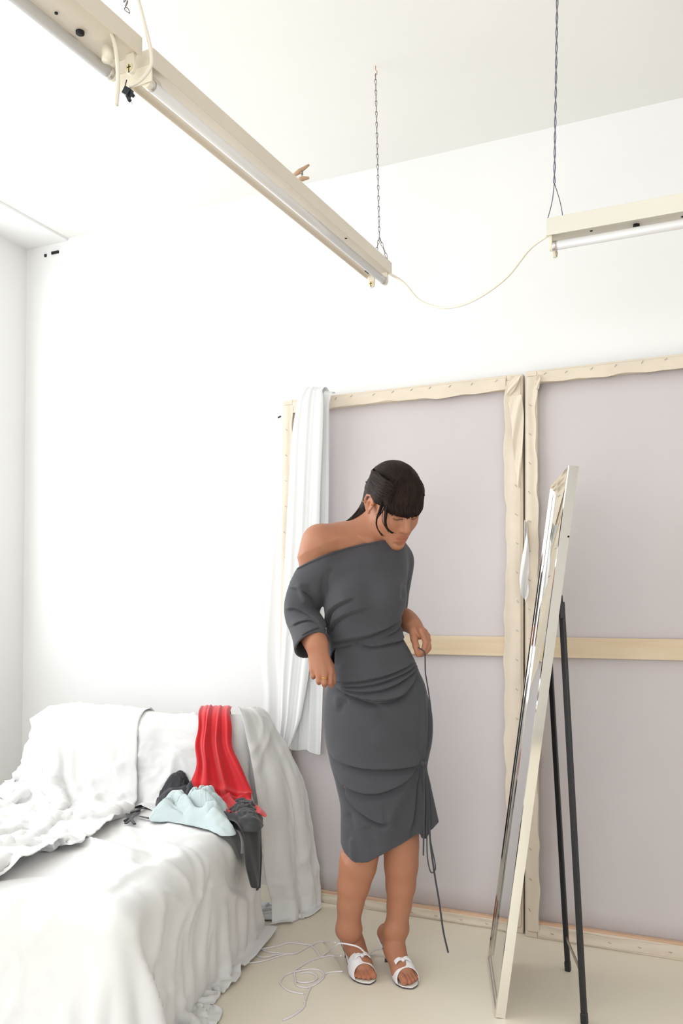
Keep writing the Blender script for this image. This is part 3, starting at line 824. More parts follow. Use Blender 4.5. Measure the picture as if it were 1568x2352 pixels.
def pile(name, outline, h, seed, m, label, ridge=0.5, fold=9.0, dirn=0.0, nr=30, na=110, an=0.45, creasing=0.005):
    """a garment dropped in a heap: outline in photo points on the seat, long rolled folds across it"""
    P = np.array([sz(x, y, SZ + 0.02)[:2] for x, y in outline]); C = P.mean(0)
    cl_ = catmull(np.vstack([P, P[:1]]), na + 1)[:-1]
    G = np.zeros((nr, na + 1, 3))
    cd, sd = math.cos(dirn), math.sin(dirn)
    for i, t in enumerate(np.linspace(0.02, 1, nr)):
        q = C + (cl_ - C) * t; q = np.vstack([q, q[:1]])
        u, v = q[:, 0] * cd + q[:, 1] * sd, -q[:, 0] * sd + q[:, 1] * cd
        wu = u * fold * an + 0.9 * perlin(u * 6, v * 6, seed); wv = v * fold * 2.2 + 0.9 * perlin(u * 6 + 5, v * 6, seed + 1)
        rg = (1 - np.minimum(1, 1.7 * np.abs(perlin(wu, wv, seed + 2)))) + 0.5 * (1 - np.minimum(1, 1.9 * np.abs(perlin(wu * 2.1, wv * 2.1, seed + 3))))
        dome = (1 - t ** 2.6)
        z = h * dome * (1 - ridge + ridge * rg) + 0.012 * (1 - t ** 8) * (0.4 + rg)
        G[i, :, 0], G[i, :, 1] = q[:, 0], q[:, 1]
        G[i, :, 2] = top_of(q[:, 0], q[:, 1]) * 0.5 + 0.5 * (SZ + 0.02) + 0.004 + z
    G[:, :, 2] = np.maximum(G[:, :, 2], top_of(G[..., 0], G[..., 1]) + 0.003)
    # level the sampling steps of the support
    for _ in range(2): G[1:-1, 1:-1, 2] = 0.5 * G[1:-1, 1:-1, 2] + 0.125 * (G[:-2, 1:-1, 2] + G[2:, 1:-1, 2] + G[1:-1, :-2, 2] + G[1:-1, 2:, 2])
    G[:, -1] = G[:, 0]
    G = creases(G, seed + 40, creasing, 13.0, up=1); G[:, -1] = G[:, 0]
    return cloth(name, G, m, label, 'garment', None, 0.003, 1)

pile('black_garment', [(385, 1846), (402, 1838), (430, 1836), (460, 1838), (485, 1848), (490, 1862), (440, 1864), (385, 1862), (360, 1856), (362, 1848)], 0.065, 64, 'blackcloth', 'crumpled black satin garment at the foot of the red one', dirn=0.5)
pile('pale_blue_garment', [(342, 1886), (352, 1868), (385, 1864), (410, 1870), (440, 1866), (480, 1864), (518, 1866), (532, 1880), (526, 1896), (540, 1916), (505, 1918), (470, 1904), (420, 1896)], 0.075, 67, 'paleblue', 'crumpled pale blue jersey garment on the sofa seat', ridge=0.65, dirn=-0.35)
# charcoal garment: a heap at the seat's rear corner and a tail over its edge
ch = pile('charcoal_garment', [(520, 1884), (530, 1868), (560, 1864), (592, 1870), (602, 1886), (596, 1906), (560, 1910), (535, 1898)], 0.042, 61, 'charcoal', 'charcoal garment hanging over the right edge of the sofa seat', ridge=0.25, dirn=0.3)
ex = SWX + 0.055
T0, T1 = sz(545, 1895, SZ + 0.02), sz(606, 1885, SZ + 0.03)
rows = []
for t in np.linspace(0, 1, 26):
    yc = np.interp(t, [0, 0.3, 1], [(T0[1] + T1[1]) / 2, (T0[1] + T1[1]) / 2 - 0.005, (T0[1] + T1[1]) / 2 - 0.03])
    wd = np.interp(t, [0, 0.35, 0.7, 1], [0.20, 0.21, 0.18, 0.08])
    x = np.interp(t, [0, 0.18, 0.3, 1], [SWX - 0.06, SWX + 0.03, ex + 0.01, ex + 0.03]); z = np.interp(t, [0, 0.18, 0.3, 1], [SZ + 0.055, SZ + 0.05, SZ + 0.01, SZ - 0.185])
    u = np.linspace(-1, 1, 26)
    rows.append(np.stack([x + 0.008 * np.sin(u * 4 + t * 2) + 0.003 * np.sin(u * 9 + 1 - 2 * t), yc + u * wd / 2, z + 0.006 * np.sin(u * 6 + 2) - 0.02 * t * u], -1))
sheet('hanging_tail', np.array(rows), 'charcoal', ch, subsurf=1, solid=0.002)

# red garment over the backrest: gathered on the rail, widening downwards, its end lying on the seat
Pth = [(SWY + 0.165, BZ - 0.14, 495, 0.15), (SWY + 0.16, BZ - 0.0, 495, 0.13), (SWY + 0.07, BZ + 0.036, 495, 0.125), (SWY - 0.03, BZ + 0.012, 495, 0.128), (SWY - 0.055, BZ - 0.06, 494, 0.14),
       (SWY - 0.075, BZ - 0.14, 501, 0.17), (SWY - 0.095, BZ - 0.22, 513, 0.222), (SWY - 0.12, SZ + 0.065, 517, 0.215), (SWY - 0.17, SZ + 0.05, 521, 0.20), (SWY - 0.24, SZ + 0.045, 536, 0.235), (SWY - 0.29, SZ + 0.04, 545, 0.2)]
n_ = np.array([-math.sin(SA), math.cos(SA), 0]); C_ = []
for (y, z, pxc, wd) in Pth:
    wp = SC + n_ * y; r_ = ray(pxc, 1400 + (1.2 - z) * 1985 / 3.42); hp = CAM + r_ * ((n_ @ (wp - CAM)) / (n_ @ r_)); C_.append((sl(hp)[0], y, z, wd))
C_ = np.array(C_); CC = catmull(C_, 90)
G = np.zeros((90, 64, 3)); u = np.linspace(-1, 1, 64)
Tn = np.gradient(CC[:, 1:3], axis=0); Tn /= np.linalg.norm(Tn, axis=1, keepdims=True)
for i in range(90):
    t = i / 89
    nrm = np.array([Tn[i, 1], -Tn[i, 0]]);
    if i > 20 and nrm[0] > 0: nrm = -nrm
    if i <= 20 or abs(Tn[i, 0]) > 0.8: nrm = np.array([nrm[0], abs(nrm[1])])
    uu = u + 0.10 * np.sin(t * 7) + 0.25 * max(0, t - 0.55) * np.sin(u * 3 + 1)
    ridge = lambda c_, w_, a_: a_ * np.exp(-((u - c_ - 0.25 * math.sin(3 * t + 9 * c_) * t) / w_) ** 2)
    f = ridge(-0.62, 0.10, 0.012) + ridge(-0.30, 0.07, 0.017) + ridge(0.02, 0.12, 0.010) + ridge(0.33, 0.08, 0.014) + ridge(0.70, 0.16, 0.013) + 0.003 * np.sin(uu * 21 + 4 * t)
    f += 0.016 * np.exp(-((t - 0.64 - 0.05 * u) / 0.03) ** 2) + 0.012 * np.exp(-((t - 0.75 + 0.04 * u) / 0.025) ** 2)
    f *= np.interp(t, [0, 0.2, 0.45, 0.7, 1], [0.1, 0.35, 1.3, 1.0, 0.7])
    G[i, :, 0] = CC[i, 0] + u * CC[i, 3] / 2 + 0.004 * np.sin(t * 40) * np.abs(u)
    y = CC[i, 1] + nrm[0] * (f + 0.012); z = CC[i, 2] + nrm[1] * (f + 0.012)
    if t > 0.26: y = np.minimum(y, [front_of(x_, z_) - 0.004 for x_, z_ in zip(G[i, :, 0], z)]) if t < 0.62 else y
    G[i, :, 1], G[i, :, 2] = y, np.maximum(z, top_of(G[i, :, 0], y) + 0.004 if t > 0.62 else z)
for _ in range(2): G[1:-1, 1:-1] = 0.6 * G[1:-1, 1:-1] + 0.1 * (G[:-2, 1:-1] + G[2:, 1:-1] + G[1:-1, :-2] + G[1:-1, 2:])
cloth('red_garment', G, 'red', 'red jersey garment draped over the sofa backrest', 'garment', None, 0.002, 1)
# small white cloth behind the black garment
Gs = np.array([[sz(np.interp(v, [-1, 1], [380 + 12 * w_, 458]), 1818 - 8 * w_, SZ + 0.02) + np.array([0, 0, 0.10 * math.sin(math.pi * 0.5 * (v + 1) * 0.9 + 0.2) * math.sin(math.pi * w_ * 0.8 + 0.2) + 0.006 * math.sin(v * 7 + w_ * 4)]) for v in np.linspace(-1, 1, 22)] for w_ in np.linspace(0, 1, 16)])
cloth('white_cloth_fold', creases(Gs, 71, 0.004, 12), 'sheet', 'small white cloth raised in a fold behind the black garment', 'cloth', None, 0.0016, 0)
# flat black ribbons trailing from the heap
rb = empty('black_ribbon', tuple(on_z(330, 1870, SZ + 0.03)))
tag(rb, 'narrow black ribbon curled beside the pale blue garment', 'ribbon')
r0 = np.array(rb.location)
for P in ([(347, 1853), (325, 1857), (305, 1866), (292, 1868), (296, 1880), (285, 1888)], [(292, 1868), (300, 1880), (309, 1893)], [(288, 1892), (298, 1884), (316, 1866), (320, 1862)], [(322, 1875), (335, 1878), (342, 1879)],
          [(316, 1821), (330, 1825), (352, 1828), (370, 1836)], [(355, 1832), (365, 1834), (380, 1838)]):
    W_ = []
    for i, (x, y) in enumerate(P):
        q = sz(x, y, SZ + 0.03); W_.append(on_z(x, y, float(top_of(q[0], q[1])) + 0.008 + 0.006 * math.sin(i * 2.0) ** 2))
    tube('ribbon_strand', catmull(W_, 18) - r0, 0.0065, 'blackcloth', rb, 8, flat=0.3)

# ================================================================== white cloths at the corner of the left canvas
def hang(name, rows, m, root, seed, n=70, k=60, folds=8, amp=0.012, y0=3.19, off=None, fl=None, thick=0.0012):
    """rows: (py, xl, xr, depth) photo outline of the fall; pleats run down it"""
    R_ = np.array(rows, float); tt = np.linspace(0, 1, len(R_)); CCr = np.stack([np.interp(np.linspace(0, 1, n), tt, R_[:, j]) for j in range(R_.shape[1])], 1)
    for _ in range(3): CCr[1:-1] = 0.5 * CCr[1:-1] + 0.25 * (CCr[:-2] + CCr[2:])
    u = np.linspace(0, 1, k); r = np.random.default_rng(seed); G = []
    ph = r.random(4) * 7; fr = folds * np.array([1, 1.7, 0.55, 2.9])
    for i in range(n):
        t = i / (n - 1); py, xl, xr, dy = CCr[i]
        uu = u + 0.03 * np.sin(t * 5 + u * 6) + 0.02 * math.sin(t * 11)
        f = sum(a_ * np.sin(uu * fr_ * 6.283 * 0.5 + p_ + s_ * t) for a_, fr_, p_, s_ in zip((0.55, 0.3, 0.35, 0.12), fr, ph, (0.8, 2.0, 1.5, 4.0)))
        rowp = []
        for j in range(k):
            pyj = py + (fl(u[j]) * t if fl else 0)
            p = on_y(xl + (xr - xl) * u[j], pyj, y0 + dy)
            d = amp * (f[j] + 0.9)
            rowp.append(p + np.array([0, -d, 0]))
        G.append(rowp)
    return np.array(G)
dc = empty('draped_cloth', tuple(on_y(718, 900, 3.21)))
tag(dc, 'long white cloth hung in pleats over the top corner of a canvas', 'cloth')
d0 = np.array(dc.location)
Gb = hang('', [(905, 700, 761, 0.0), (930, 698, 757, 0.004), (1000, 690, 757, 0.01), (1200, 685, 755, 0.01), (1400, 678, 748, 0.008), (1600, 672, 742, 0.006), (1733, 666, 736, 0.006)], 'sheet2', dc, 4, folds=6, amp=0.006, y0=3.198, fl=lambda u: -14 * (1 - u) + 3 * math.sin(u * 9))
topb = [Gb[0] + np.array([0, 0.045 + 0.0, 0.012]), Gb[0] + np.array([0, 0.02, 0.018])]
sheet('back_fall', np.concatenate([np.array(topb), Gb]) - d0, 'sheet2', dc, subsurf=1, solid=0.0012)
Gf = hang('', [(897, 694, 742, 0.0), (920, 684, 744, -0.004), (1000, 672, 742, -0.004), (1120, 664, 737, 0), (1300, 655, 733, 0), (1450, 649, 722, 0), (1560, 644, 708, 0), (1650, 643, 692, 0), (1712, 641, 668, 0)], 'sheet2', dc, 9, folds=5, amp=0.0075, y0=3.180, fl=lambda u: 26 * math.exp(-((u - 0.62) / 0.25) ** 2) - 10 * (1 - u))
topf = [Gf[0] + np.array([0, 0.075, 0.004]), Gf[0] + np.array([0, 0.055, 0.022]), Gf[0] + np.array([0, 0.025, 0.022])]
sheet('front_fall', np.concatenate([np.array(topf), Gf]) - d0, 'sheet2', dc, subsurf=1, solid=0.0012)
hs_ = empty('hanging_sheet', tuple(on_y(645, 962, 3.29)))
tag(hs_, 'white sheet pinned to the wall behind the left edge of a canvas', 'sheet')
d1 = np.array(hs_.location)
Gw = hang('', [(962, 640, 668, 0.0), (985, 622, 672, 0), (1015, 617, 676, 0), (1050, 630, 676, 0), (1100, 620, 676, 0), (1170, 606, 676, 0), (1200, 619, 676, 0), (1350, 606, 676, 0), (1500, 596, 676, 0), (1590, 606, 676, 0), (1700, 600, 676, 0), (1760, 604, 676, 0)], 'sheet2', hs_, 14, folds=3, amp=0.006, y0=3.302)
sheet('fall', Gw - d1, 'sheet2', hs_, subsurf=1, solid=0.0012)
p_ = on_y(641, 958, 3.285) - d1
mesh('clip', *bar_vf(p_ - RGT * 0.006 + np.array([0, 0, -0.003]), p_ + RGT * 0.008 + np.array([0, 0, 0.004]), 0.01, 0.006), 'black_clip', hs_, bevel=0.001)
# ================================================================== implicit surfaces for the figure
import openvdb as vdb

def smin(a, b, k):
    if k <= 0: return np.minimum(a, b)
    h = np.maximum(k - np.abs(a - b), 0) / k
    return np.minimum(a, b) - h * h * k * 0.25

def smax(a, b, k): return -smin(-a, -b, k)

class Cone:
    def __init__(s, a, b, ra, rb):
        s.a = np.array(a, float); s.b = np.array(b, float); s.ra = ra; s.rb = rb
        s.a32, s.ab32 = s.a.astype(np.float32), (s.b - s.a).astype(np.float32); s.l2 = np.float32(max(s.ab32 @ s.ab32, 1e-12))
        s.c = (s.a + s.b) / 2; s.R = np.linalg.norm(s.b - s.a) / 2 + max(ra, rb)
    def __call__(s, P):
        q = P.astype(np.float32, copy=False) - s.a32; t = (q @ s.ab32) / s.l2; np.clip(t, 0, 1, out=t)
        q = q - t[:, None] * s.ab32
        return np.sqrt(np.einsum('ij,ij->i', q, q)) - (np.float32(s.ra) + np.float32(s.rb - s.ra) * t)

class Ell:
    def __init__(s, c, r, M=None):
        s.c = np.array(c, float); s.r = np.array(r, float); s.M = np.eye(3) if M is None else np.array(M, float)   # rows = local axes
        s.R = s.r.max(); s.c32, s.A32, s.B32 = s.c.astype(np.float32), (s.M / s.r[:, None]).T.astype(np.float32), (1 / s.r).astype(np.float32)
    def __call__(s, P):
        q = (P.astype(np.float32, copy=False) - s.c32) @ s.A32; w = q * s.B32
        k0 = np.sqrt(np.einsum('ij,ij->i', q, q)); k1 = np.sqrt(np.einsum('ij,ij->i', w, w))
        return np.where(k1 > 1e-9, k0 * (k0 - 1) / np.maximum(k1, 1e-9), -s.r.min())

class Loft:
    """elliptical sections stacked along z: rows (z, cx, cy, a, b)"""
    def __init__(s, rows, n=200):
        T = catmull(np.array(rows, float), n); T = T[np.argsort(T[:, 0])]
        s.T = T; lo, hi = T[:, 0].min(), T[:, 0].max(); s.lo, s.hi = lo, hi
        s.c = np.array([T[:, 1].mean(), T[:, 2].mean(), (lo + hi) / 2]); s.R = (hi - lo) / 2 + T[:, 3:5].max() + 0.1
    def __call__(s, P):
        z = np.clip(P[:, 2], s.lo, s.hi); T = s.T
        cx, cy, a, b = (np.interp(z, T[:, 0], T[:, j]) for j in (1, 2, 3, 4))
        x, y = P[:, 0] - cx, P[:, 1] - cy
        k0 = np.sqrt((x / a) ** 2 + (y / b) ** 2); k1 = np.sqrt((x / a ** 2) ** 2 + (y / b ** 2) ** 2)
        d = np.where(k1 > 1e-9, k0 * (k0 - 1) / np.maximum(k1, 1e-9), -np.minimum(a, b))
        return np.maximum(d, np.abs(P[:, 2] - (s.lo + s.hi) / 2) - (s.hi - s.lo) / 2)

def smooth_chain(pts, rad, n=9):
    T = catmull(np.hstack([np.array(pts), np.array(rad)[:, None]]), n)
    return chain_prims(T[:, :3], T[:, 3])

def chain_prims(pts, rad): return [Cone(pts[i], pts[i + 1], rad[i], rad[i + 1]) for i in range(len(pts) - 1)]

def make_eval(groups):
    """groups: list of (prims, k inside, k joining to what came before, mode 'add'|'sub')"""
    allp = [p for g in groups for p in g[0]]
    for i, p in enumerate(allp): p.i = i
    def ev(P, near=None):
        d = np.full(len(P), 9.0)
        for prims, kin, kout, mode in groups:
            g = None
            for pr in prims:
                if near is not None and not near[pr.i]: continue
                v = pr(P); g = v if g is None else smin(g, v, kin)
            if g is None: continue
            d = smin(d, g, kout) if mode == 'add' else smax(d, -g, kout)
        return d
    ev.C = np.array([p.c for p in allp]); ev.R = np.array([p.R for p in allp])
    return ev

def polygonise(ev, lo, hi, h, post=None, B=14):
    """sparse evaluation of a distance function on blocks near its surface, then meshing"""
    lo = np.array(lo); hi = np.array(hi); n = np.ceil((hi - lo) / (h * B)).astype(int)
    grid = vdb.FloatGrid(); bg = 3 * h; grid.background = bg
    ax = np.arange(B) * h
    off = np.stack(np.meshgrid(ax, ax, ax, indexing='ij'), -1).reshape(-1, 3)
    half = B * h / 2; rad = half * 1.7321
    cc = np.stack(np.meshgrid(*[lo[k] + (np.arange(n[k]) + 0.5) * B * h for k in range(3)], indexing='ij'), -1).reshape(-1, 3)
    ijk = np.stack(np.meshgrid(*[np.arange(n[k]) for k in range(3)], indexing='ij'), -1).reshape(-1, 3)
    NR = np.sqrt(((cc[:, None] - ev.C[None]) ** 2).sum(2)) - ev.R < rad + 0.04
    for c, q, nr in zip(cc, ijk, NR):
        if not nr.any(): continue
        d0 = ev(c[None], nr)[0]
        if d0 > rad * 1.2 + 0.012: continue
        if post is None and d0 < -(rad * 1.3 + 0.015):
            a = np.full((B, B, B), -bg, np.float32)
        else:
            P = (c - half + off).astype(np.float32)
            d = ev(P, nr)
            if post is not None: d = post(P, d)
            if d.min() > bg: continue
            a = np.clip(d, -bg, bg).reshape(B, B, B).astype(np.float32)
        grid.copyFromArray(a, ijk=(int(q[0] * B), int(q[1] * B), int(q[2] * B)))
    pts, quads = grid.convertToQuads(isovalue=0.0)
    V = lo + np.asarray(pts, float) * h
    return V, np.asarray(quads)

def mesh_np(name, V, Q, m, parent=None):
    me = bpy.data.meshes.new(name)
    V = np.ascontiguousarray(V, np.float32); Q = np.ascontiguousarray(Q[:, ::-1], np.int32)
    me.vertices.add(len(V)); me.vertices.foreach_set('co', V.ravel())
    me.loops.add(Q.size); me.loops.foreach_set('vertex_index', Q.ravel())
    me.polygons.add(len(Q)); me.polygons.foreach_set('loop_start', np.arange(0, Q.size, Q.shape[1], dtype=np.int32))
    try: me.polygons.foreach_set('loop_total', np.full(len(Q), Q.shape[1], np.int32))
    except Exception: pass
    me.update(calc_edges=True); me.validate()
    return link(name, me, m, parent, smooth=True)

def vnormals(V, Q):
    n = np.zeros_like(V); a = np.cross(V[Q[:, 2]] - V[Q[:, 0]], V[Q[:, 3]] - V[Q[:, 1]])
    for k in range(4): np.add.at(n, Q[:, k], a)
    return -n / np.maximum(np.linalg.norm(n, axis=1, keepdims=True), 1e-12)

def relax(V, Q, it=2, w=0.5):
    for _ in range(it):
        acc = np.zeros_like(V); cnt = np.zeros(len(V))
        for a, b in ((0, 1), (1, 2), (2, 3), (3, 0)):
            np.add.at(acc, Q[:, a], V[Q[:, b]]); np.add.at(cnt, Q[:, a], 1)
            np.add.at(acc, Q[:, b], V[Q[:, a]]); np.add.at(cnt, Q[:, b], 1)
        V = V * (1 - w) + acc / np.maximum(cnt, 1)[:, None] * w
    return V

def paint(o, col):
    at = o.data.color_attributes.new('tint', 'FLOAT_COLOR', 'POINT')
    c = np.ones((len(o.data.vertices), 4), np.float32); c[:, :3] = col; at.data.foreach_set('color', c.ravel())
# ================================================================== the person
D0 = 2.87
PB = RGT * ((865 - 784) / F * D0) + FLAT * D0; PB[2] = 0
person = empty('person', tuple(PB), YAW)
tag(person, 'person in slate grey off-shoulder dress and white heeled sandals looking down, hand at hip', 'person')

def tl_(w):
    q = np.asarray(w) - PB; return np.stack([q @ RGT, q @ FLAT, q[..., 2]], -1)
def L(px, py, y=0.0): return tl_(on_d(px, py, D0 + y))
def LZ(px, py, z=0.0): return tl_(on_z(px, py, z))
def to_px(V):
    """photo coordinates of points in the person's frame"""
    W = PB + V[:, :1] * RGT + V[:, 1:2] * FLAT + V[:, 2:3] * np.array([0, 0, 1.0]); q = W - CAM
    d = q @ FWD; return 784 + F * (q @ RGT) / d, PY0 - F * (q @ UPV) / d

# ------------------------------------------------------------------ head frame
hy, hp, hr = math.radians(27), math.radians(40), math.radians(6)
hf = np.array([math.sin(hy) * math.cos(hp), -math.cos(hy) * math.cos(hp), -math.sin(hp)])
hu = np.array([math.sin(hy) * math.sin(hp), -math.cos(hy) * math.sin(hp), math.cos(hp)])
hs = np.array([math.cos(hy), math.sin(hy), 0.0])
def roll(v, a):
    # turn in the picture plane: chin towards the right
    c, s = math.cos(a), math.sin(a); return np.array([v[0] * c - v[2] * s, v[1], v[0] * s + v[2] * c])
hf, hu, hs = roll(hf, hr), roll(hu, hr), roll(hs, hr)
HC = L(903, 1155, -0.03)
HM = np.array([hf, hs, hu])
def H(f, s, u): return HC + hf * f + hs * s + hu * u
def HE(f, s, u, rf, rs, ru, tilt=0.0): 
    Mx = HM
    if tilt:
        c, sn = math.cos(tilt), math.sin(tilt); Mx = np.array([hf * c + hu * sn, hs, -hf * sn + hu * c])
    return Ell(H(f, s, u), (rf, rs, ru), Mx)

head = [([HE(-0.010, 0, 0.030, 0.094, 0.074, 0.086), HE(0.034, 0, -0.030, 0.060, 0.055, 0.078), HE(0.048, 0, 0.022, 0.048, 0.060, 0.055),
          Cone(H(0.080, 0, -0.106), H(0.005, 0.043, -0.062), 0.015, 0.019), Cone(H(0.080, 0, -0.106), H(0.005, -0.043, -0.062), 0.015, 0.019),
          HE(0.058, 0.036, -0.030, 0.034, 0.024, 0.030), HE(0.058, -0.036, -0.030, 0.034, 0.024, 0.030), HE(0.078, 0, -0.070, 0.026, 0.030, 0.034)], 0.03, 0.03, 'add'),
        ([HE(0.104, 0.031, 0.001, 0.022, 0.017, 0.012), HE(0.104, -0.031, 0.001, 0.022, 0.017, 0.012)], 0.0, 0.014, 'sub'),
        ([HE(0.077, 0.031, -0.001, 0.0135, 0.0150, 0.0115), HE(0.077, -0.031, -0.001, 0.0135, 0.0150, 0.0115)], 0.0, 0.006, 'add'),
        ([Cone(H(0.088, 0, 0.016), H(0.117, 0, -0.034), 0.0085, 0.0098), Cone(H(0.096, 0, 0.0), H(0.113, 0, -0.036), 0.010, 0.011)], 0.008, 0.014, 'add'),
        ([HE(0.103, 0.0125, -0.040, 0.010, 0.0070, 0.0080), HE(0.103, -0.0125, -0.040, 0.010, 0.0070, 0.0080)], 0.0, 0.006, 'add'),
        ([HE(0.107, 0.0062, -0.0475, 0.0055, 0.0035, 0.0050), HE(0.107, -0.0062, -0.0475, 0.0055, 0.0035, 0.0050)], 0.0, 0.002, 'sub'),
        ([Cone(H(0.0975, 0, -0.0655), H(0.089, 0.019, -0.0715), 0.0074, 0.0028), Cone(H(0.0975, 0, -0.0655), H(0.089, -0.019, -0.0715), 0.0074, 0.0028)], 0.004, 0.004, 'add'),
        ([Cone(H(0.0965, 0, -0.0795), H(0.088, 0.018, -0.0745), 0.0080, 0.0032), Cone(H(0.0965, 0, -0.0795), H(0.088, -0.018, -0.0745), 0.0080, 0.0032)], 0.004, 0.0025, 'add'),
        ([HE(0.084, 0, -0.107, 0.017, 0.018, 0.017)], 0, 0.012, 'add'),
        ([HE(0.103, 0, -0.094, 0.010, 0.022, 0.005)], 0, 0.008, 'sub')]
# right ear (the one in view) and the hidden left one
for sg in (-1, 1):
    e = lambda f, u, ds=0.0: H(f, sg * (0.0765 + ds), u - 0.008)
    rim = [e(0.006, 0.010, 0.001), e(0.002, 0.024, 0.006), e(-0.012, 0.032, 0.011), e(-0.026, 0.026, 0.014), e(-0.031, 0.010, 0.014), e(-0.026, -0.008, 0.012), e(-0.016, -0.022, 0.008), e(-0.006, -0.029, 0.004)]
    head.append(([HE(-0.013, sg * 0.079, -0.008, 0.018, 0.008, 0.028)], 0, 0.006, 'add'))
    head.append(([HE(-0.008, sg * 0.088, -0.010, 0.0105, 0.0075, 0.0150)], 0, 0.004, 'sub'))
    head.append((chain_prims(rim, [0.0030, 0.0036, 0.0038, 0.0040, 0.0040, 0.0040, 0.0046, 0.0058]), 0.002, 0.004, 'add'))
    head.append((chain_prims([e(-0.012, 0.018, 0.006), e(-0.019, 0.006, 0.010), e(-0.015, -0.010, 0.008)], [0.0028, 0.0030, 0.0026]), 0.002, 0.004, 'add'))
    head.append(([Cone(e(0.003, -0.001, 0.002), e(0.001, -0.007, 0.003), 0.004, 0.0035)], 0.0, 0.003, 'add'))

# ------------------------------------------------------------------ body
S_R, S_L = L(734, 1243, -0.015), L(905, 1282, 0.105)
NB = L(838, 1243, 0.045)
body = [([Cone(NB, H(-0.045, 0, -0.05), 0.057, 0.052), Cone(H(-0.03, 0, -0.03), H(0.0, 0, -0.06), 0.05, 0.048)], 0.03, 0.02, 'add'),
        # shoulders, upper chest, trapezius
        ([Cone(S_R, NB, 0.050, 0.060), Cone(S_L, NB, 0.036, 0.056), Cone(L(776, 1236, 0.03), L(842, 1229, 0.05), 0.040, 0.046),
          Ell(L(838, 1325, 0.045), (0.115, 0.075, 0.115)), Ell(L(790, 1300, 0.015), (0.07, 0.06, 0.075))], 0.05, 0.035, 'add'),
        ([Cone(L(850, 1240, -0.022), L(770, 1234, -0.046), 0.007, 0.008)], 0.01, 0.03, 'add'),
        # trunk (beneath the dress)
        ([Loft([(L(0, 1300)[2], L(842, 0)[0], 0.035, 0.105, 0.075), (L(0, 1450)[2], L(838, 0)[0], 0.04, 0.095, 0.075), (L(0, 1560)[2], L(860, 0)[0], 0.03, 0.13, 0.095), (L(0, 1650)[2], L(868, 0)[0], 0.03, 0.15, 0.105), (L(0, 1720)[2], L(868, 0)[0], 0.03, 0.14, 0.10)])], 0, 0.05, 'add'),
        # legs
        (smooth_chain([L(826, 1660, 0.03), L(828, 1880, 0.0), L(829, 1935, 0.0), L(821, 1990, 0.012), L(808, 2050, 0.02), L(801, 2108, 0.022), L(801, 2140, 0.022)], [0.08, 0.060, 0.058, 0.0555, 0.0445, 0.0315, 0.032]), 0.03, 0.02, 'add'),
        (smooth_chain([L(905, 1660, 0.03), L(918, 1880, 0.02), L(921, 1940, 0.025), L(921, 1990, 0.03), L(919, 2050, 0.04), L(913, 2108, 0.045), L(909, 2138, 0.045)], [0.08, 0.058, 0.051, 0.050, 0.0410, 0.0300, 0.031]), 0.03, 0.02, 'add')]
# right arm
EL_R, WR_R = L(680, 1412, 0.085), L(727, 1476, -0.095)
body.append((smooth_chain([S_R, L(708, 1325, 0.035), EL_R], [0.051, 0.041, 0.030]), 0.03, 0.03, 'add'))
body.append((smooth_chain([EL_R, L(699, 1442, 0.0), L(720, 1469, -0.065), WR_R], [0.028, 0.029, 0.032, 0.029]), 0.02, 0.02, 'add'))
# left arm
EL_L, WR_L = L(903, 1428, 0.185), L(949, 1436, 0.045)
body.append((chain_prims([S_L, EL_L], [0.036, 0.034]), 0.03, 0.03, 'add'))
body.append((smooth_chain([EL_L, L(925, 1422, 0.12), WR_L], [0.037, 0.034, 0.0245]), 0.02, 0.02, 'add'))
# right hand: back of the hand to the camera, fingers curled in on the cloth
kn = [L(757, 1542, -0.108), L(744, 1546, -0.122), L(731, 1545, -0.122), L(718, 1538, -0.112)]
wr = [L(738, 1484, -0.100), L(732, 1483, -0.106), L(724, 1483, -0.106), L(717, 1484, -0.099)]
body.append(([Cone(a, b, ra, rb) for a, b, ra, rb in zip(wr, kn, (0.018, 0.018, 0.018, 0.016), (0.0125, 0.0125, 0.012, 0.011))] +
             [Cone((wr[0] + wr[1]) / 2 + np.array([0, 0.012, 0]), (kn[0] + kn[1]) / 2 + np.array([0, 0.013, 0.008]), 0.016, 0.013),
              Cone((wr[2] + wr[3]) / 2 + np.array([0, 0.012, 0]), (kn[2] + kn[3]) / 2 + np.array([0, 0.013, 0.008]), 0.015, 0.012)], 0.012, 0.02, 'add'))
fing = []
for k, (pip, dip, tip, r) in enumerate(((L(757, 1567, -0.112), L(760, 1574, -0.092), L(762, 1566, -0.076), 0.0098), (L(744, 1568, -0.126), L(745, 1573, -0.103), L(747, 1564, -0.086), 0.0096),
                                        (L(731, 1563, -0.125), L(732, 1568, -0.104), L(734, 1560, -0.088), 0.0090), (L(718, 1552, -0.113), L(719, 1556, -0.096), L(721, 1549, -0.083), 0.0080))):
    fing += chain_prims([kn[k], pip, dip, tip], [r * 1.12, r, r * 0.92, r * 0.82])
FR = (kn[1], L(744, 1568, -0.126))
body.append((fing, 0.0012, 0.005, 'add'))
body.append((chain_prims([L(742, 1500, -0.085), L(757, 1530, -0.075), L(763, 1552, -0.070), L(766, 1566, -0.073)], [0.016, 0.0135, 0.011, 0.0085]), 0.006, 0.010, 'add'))
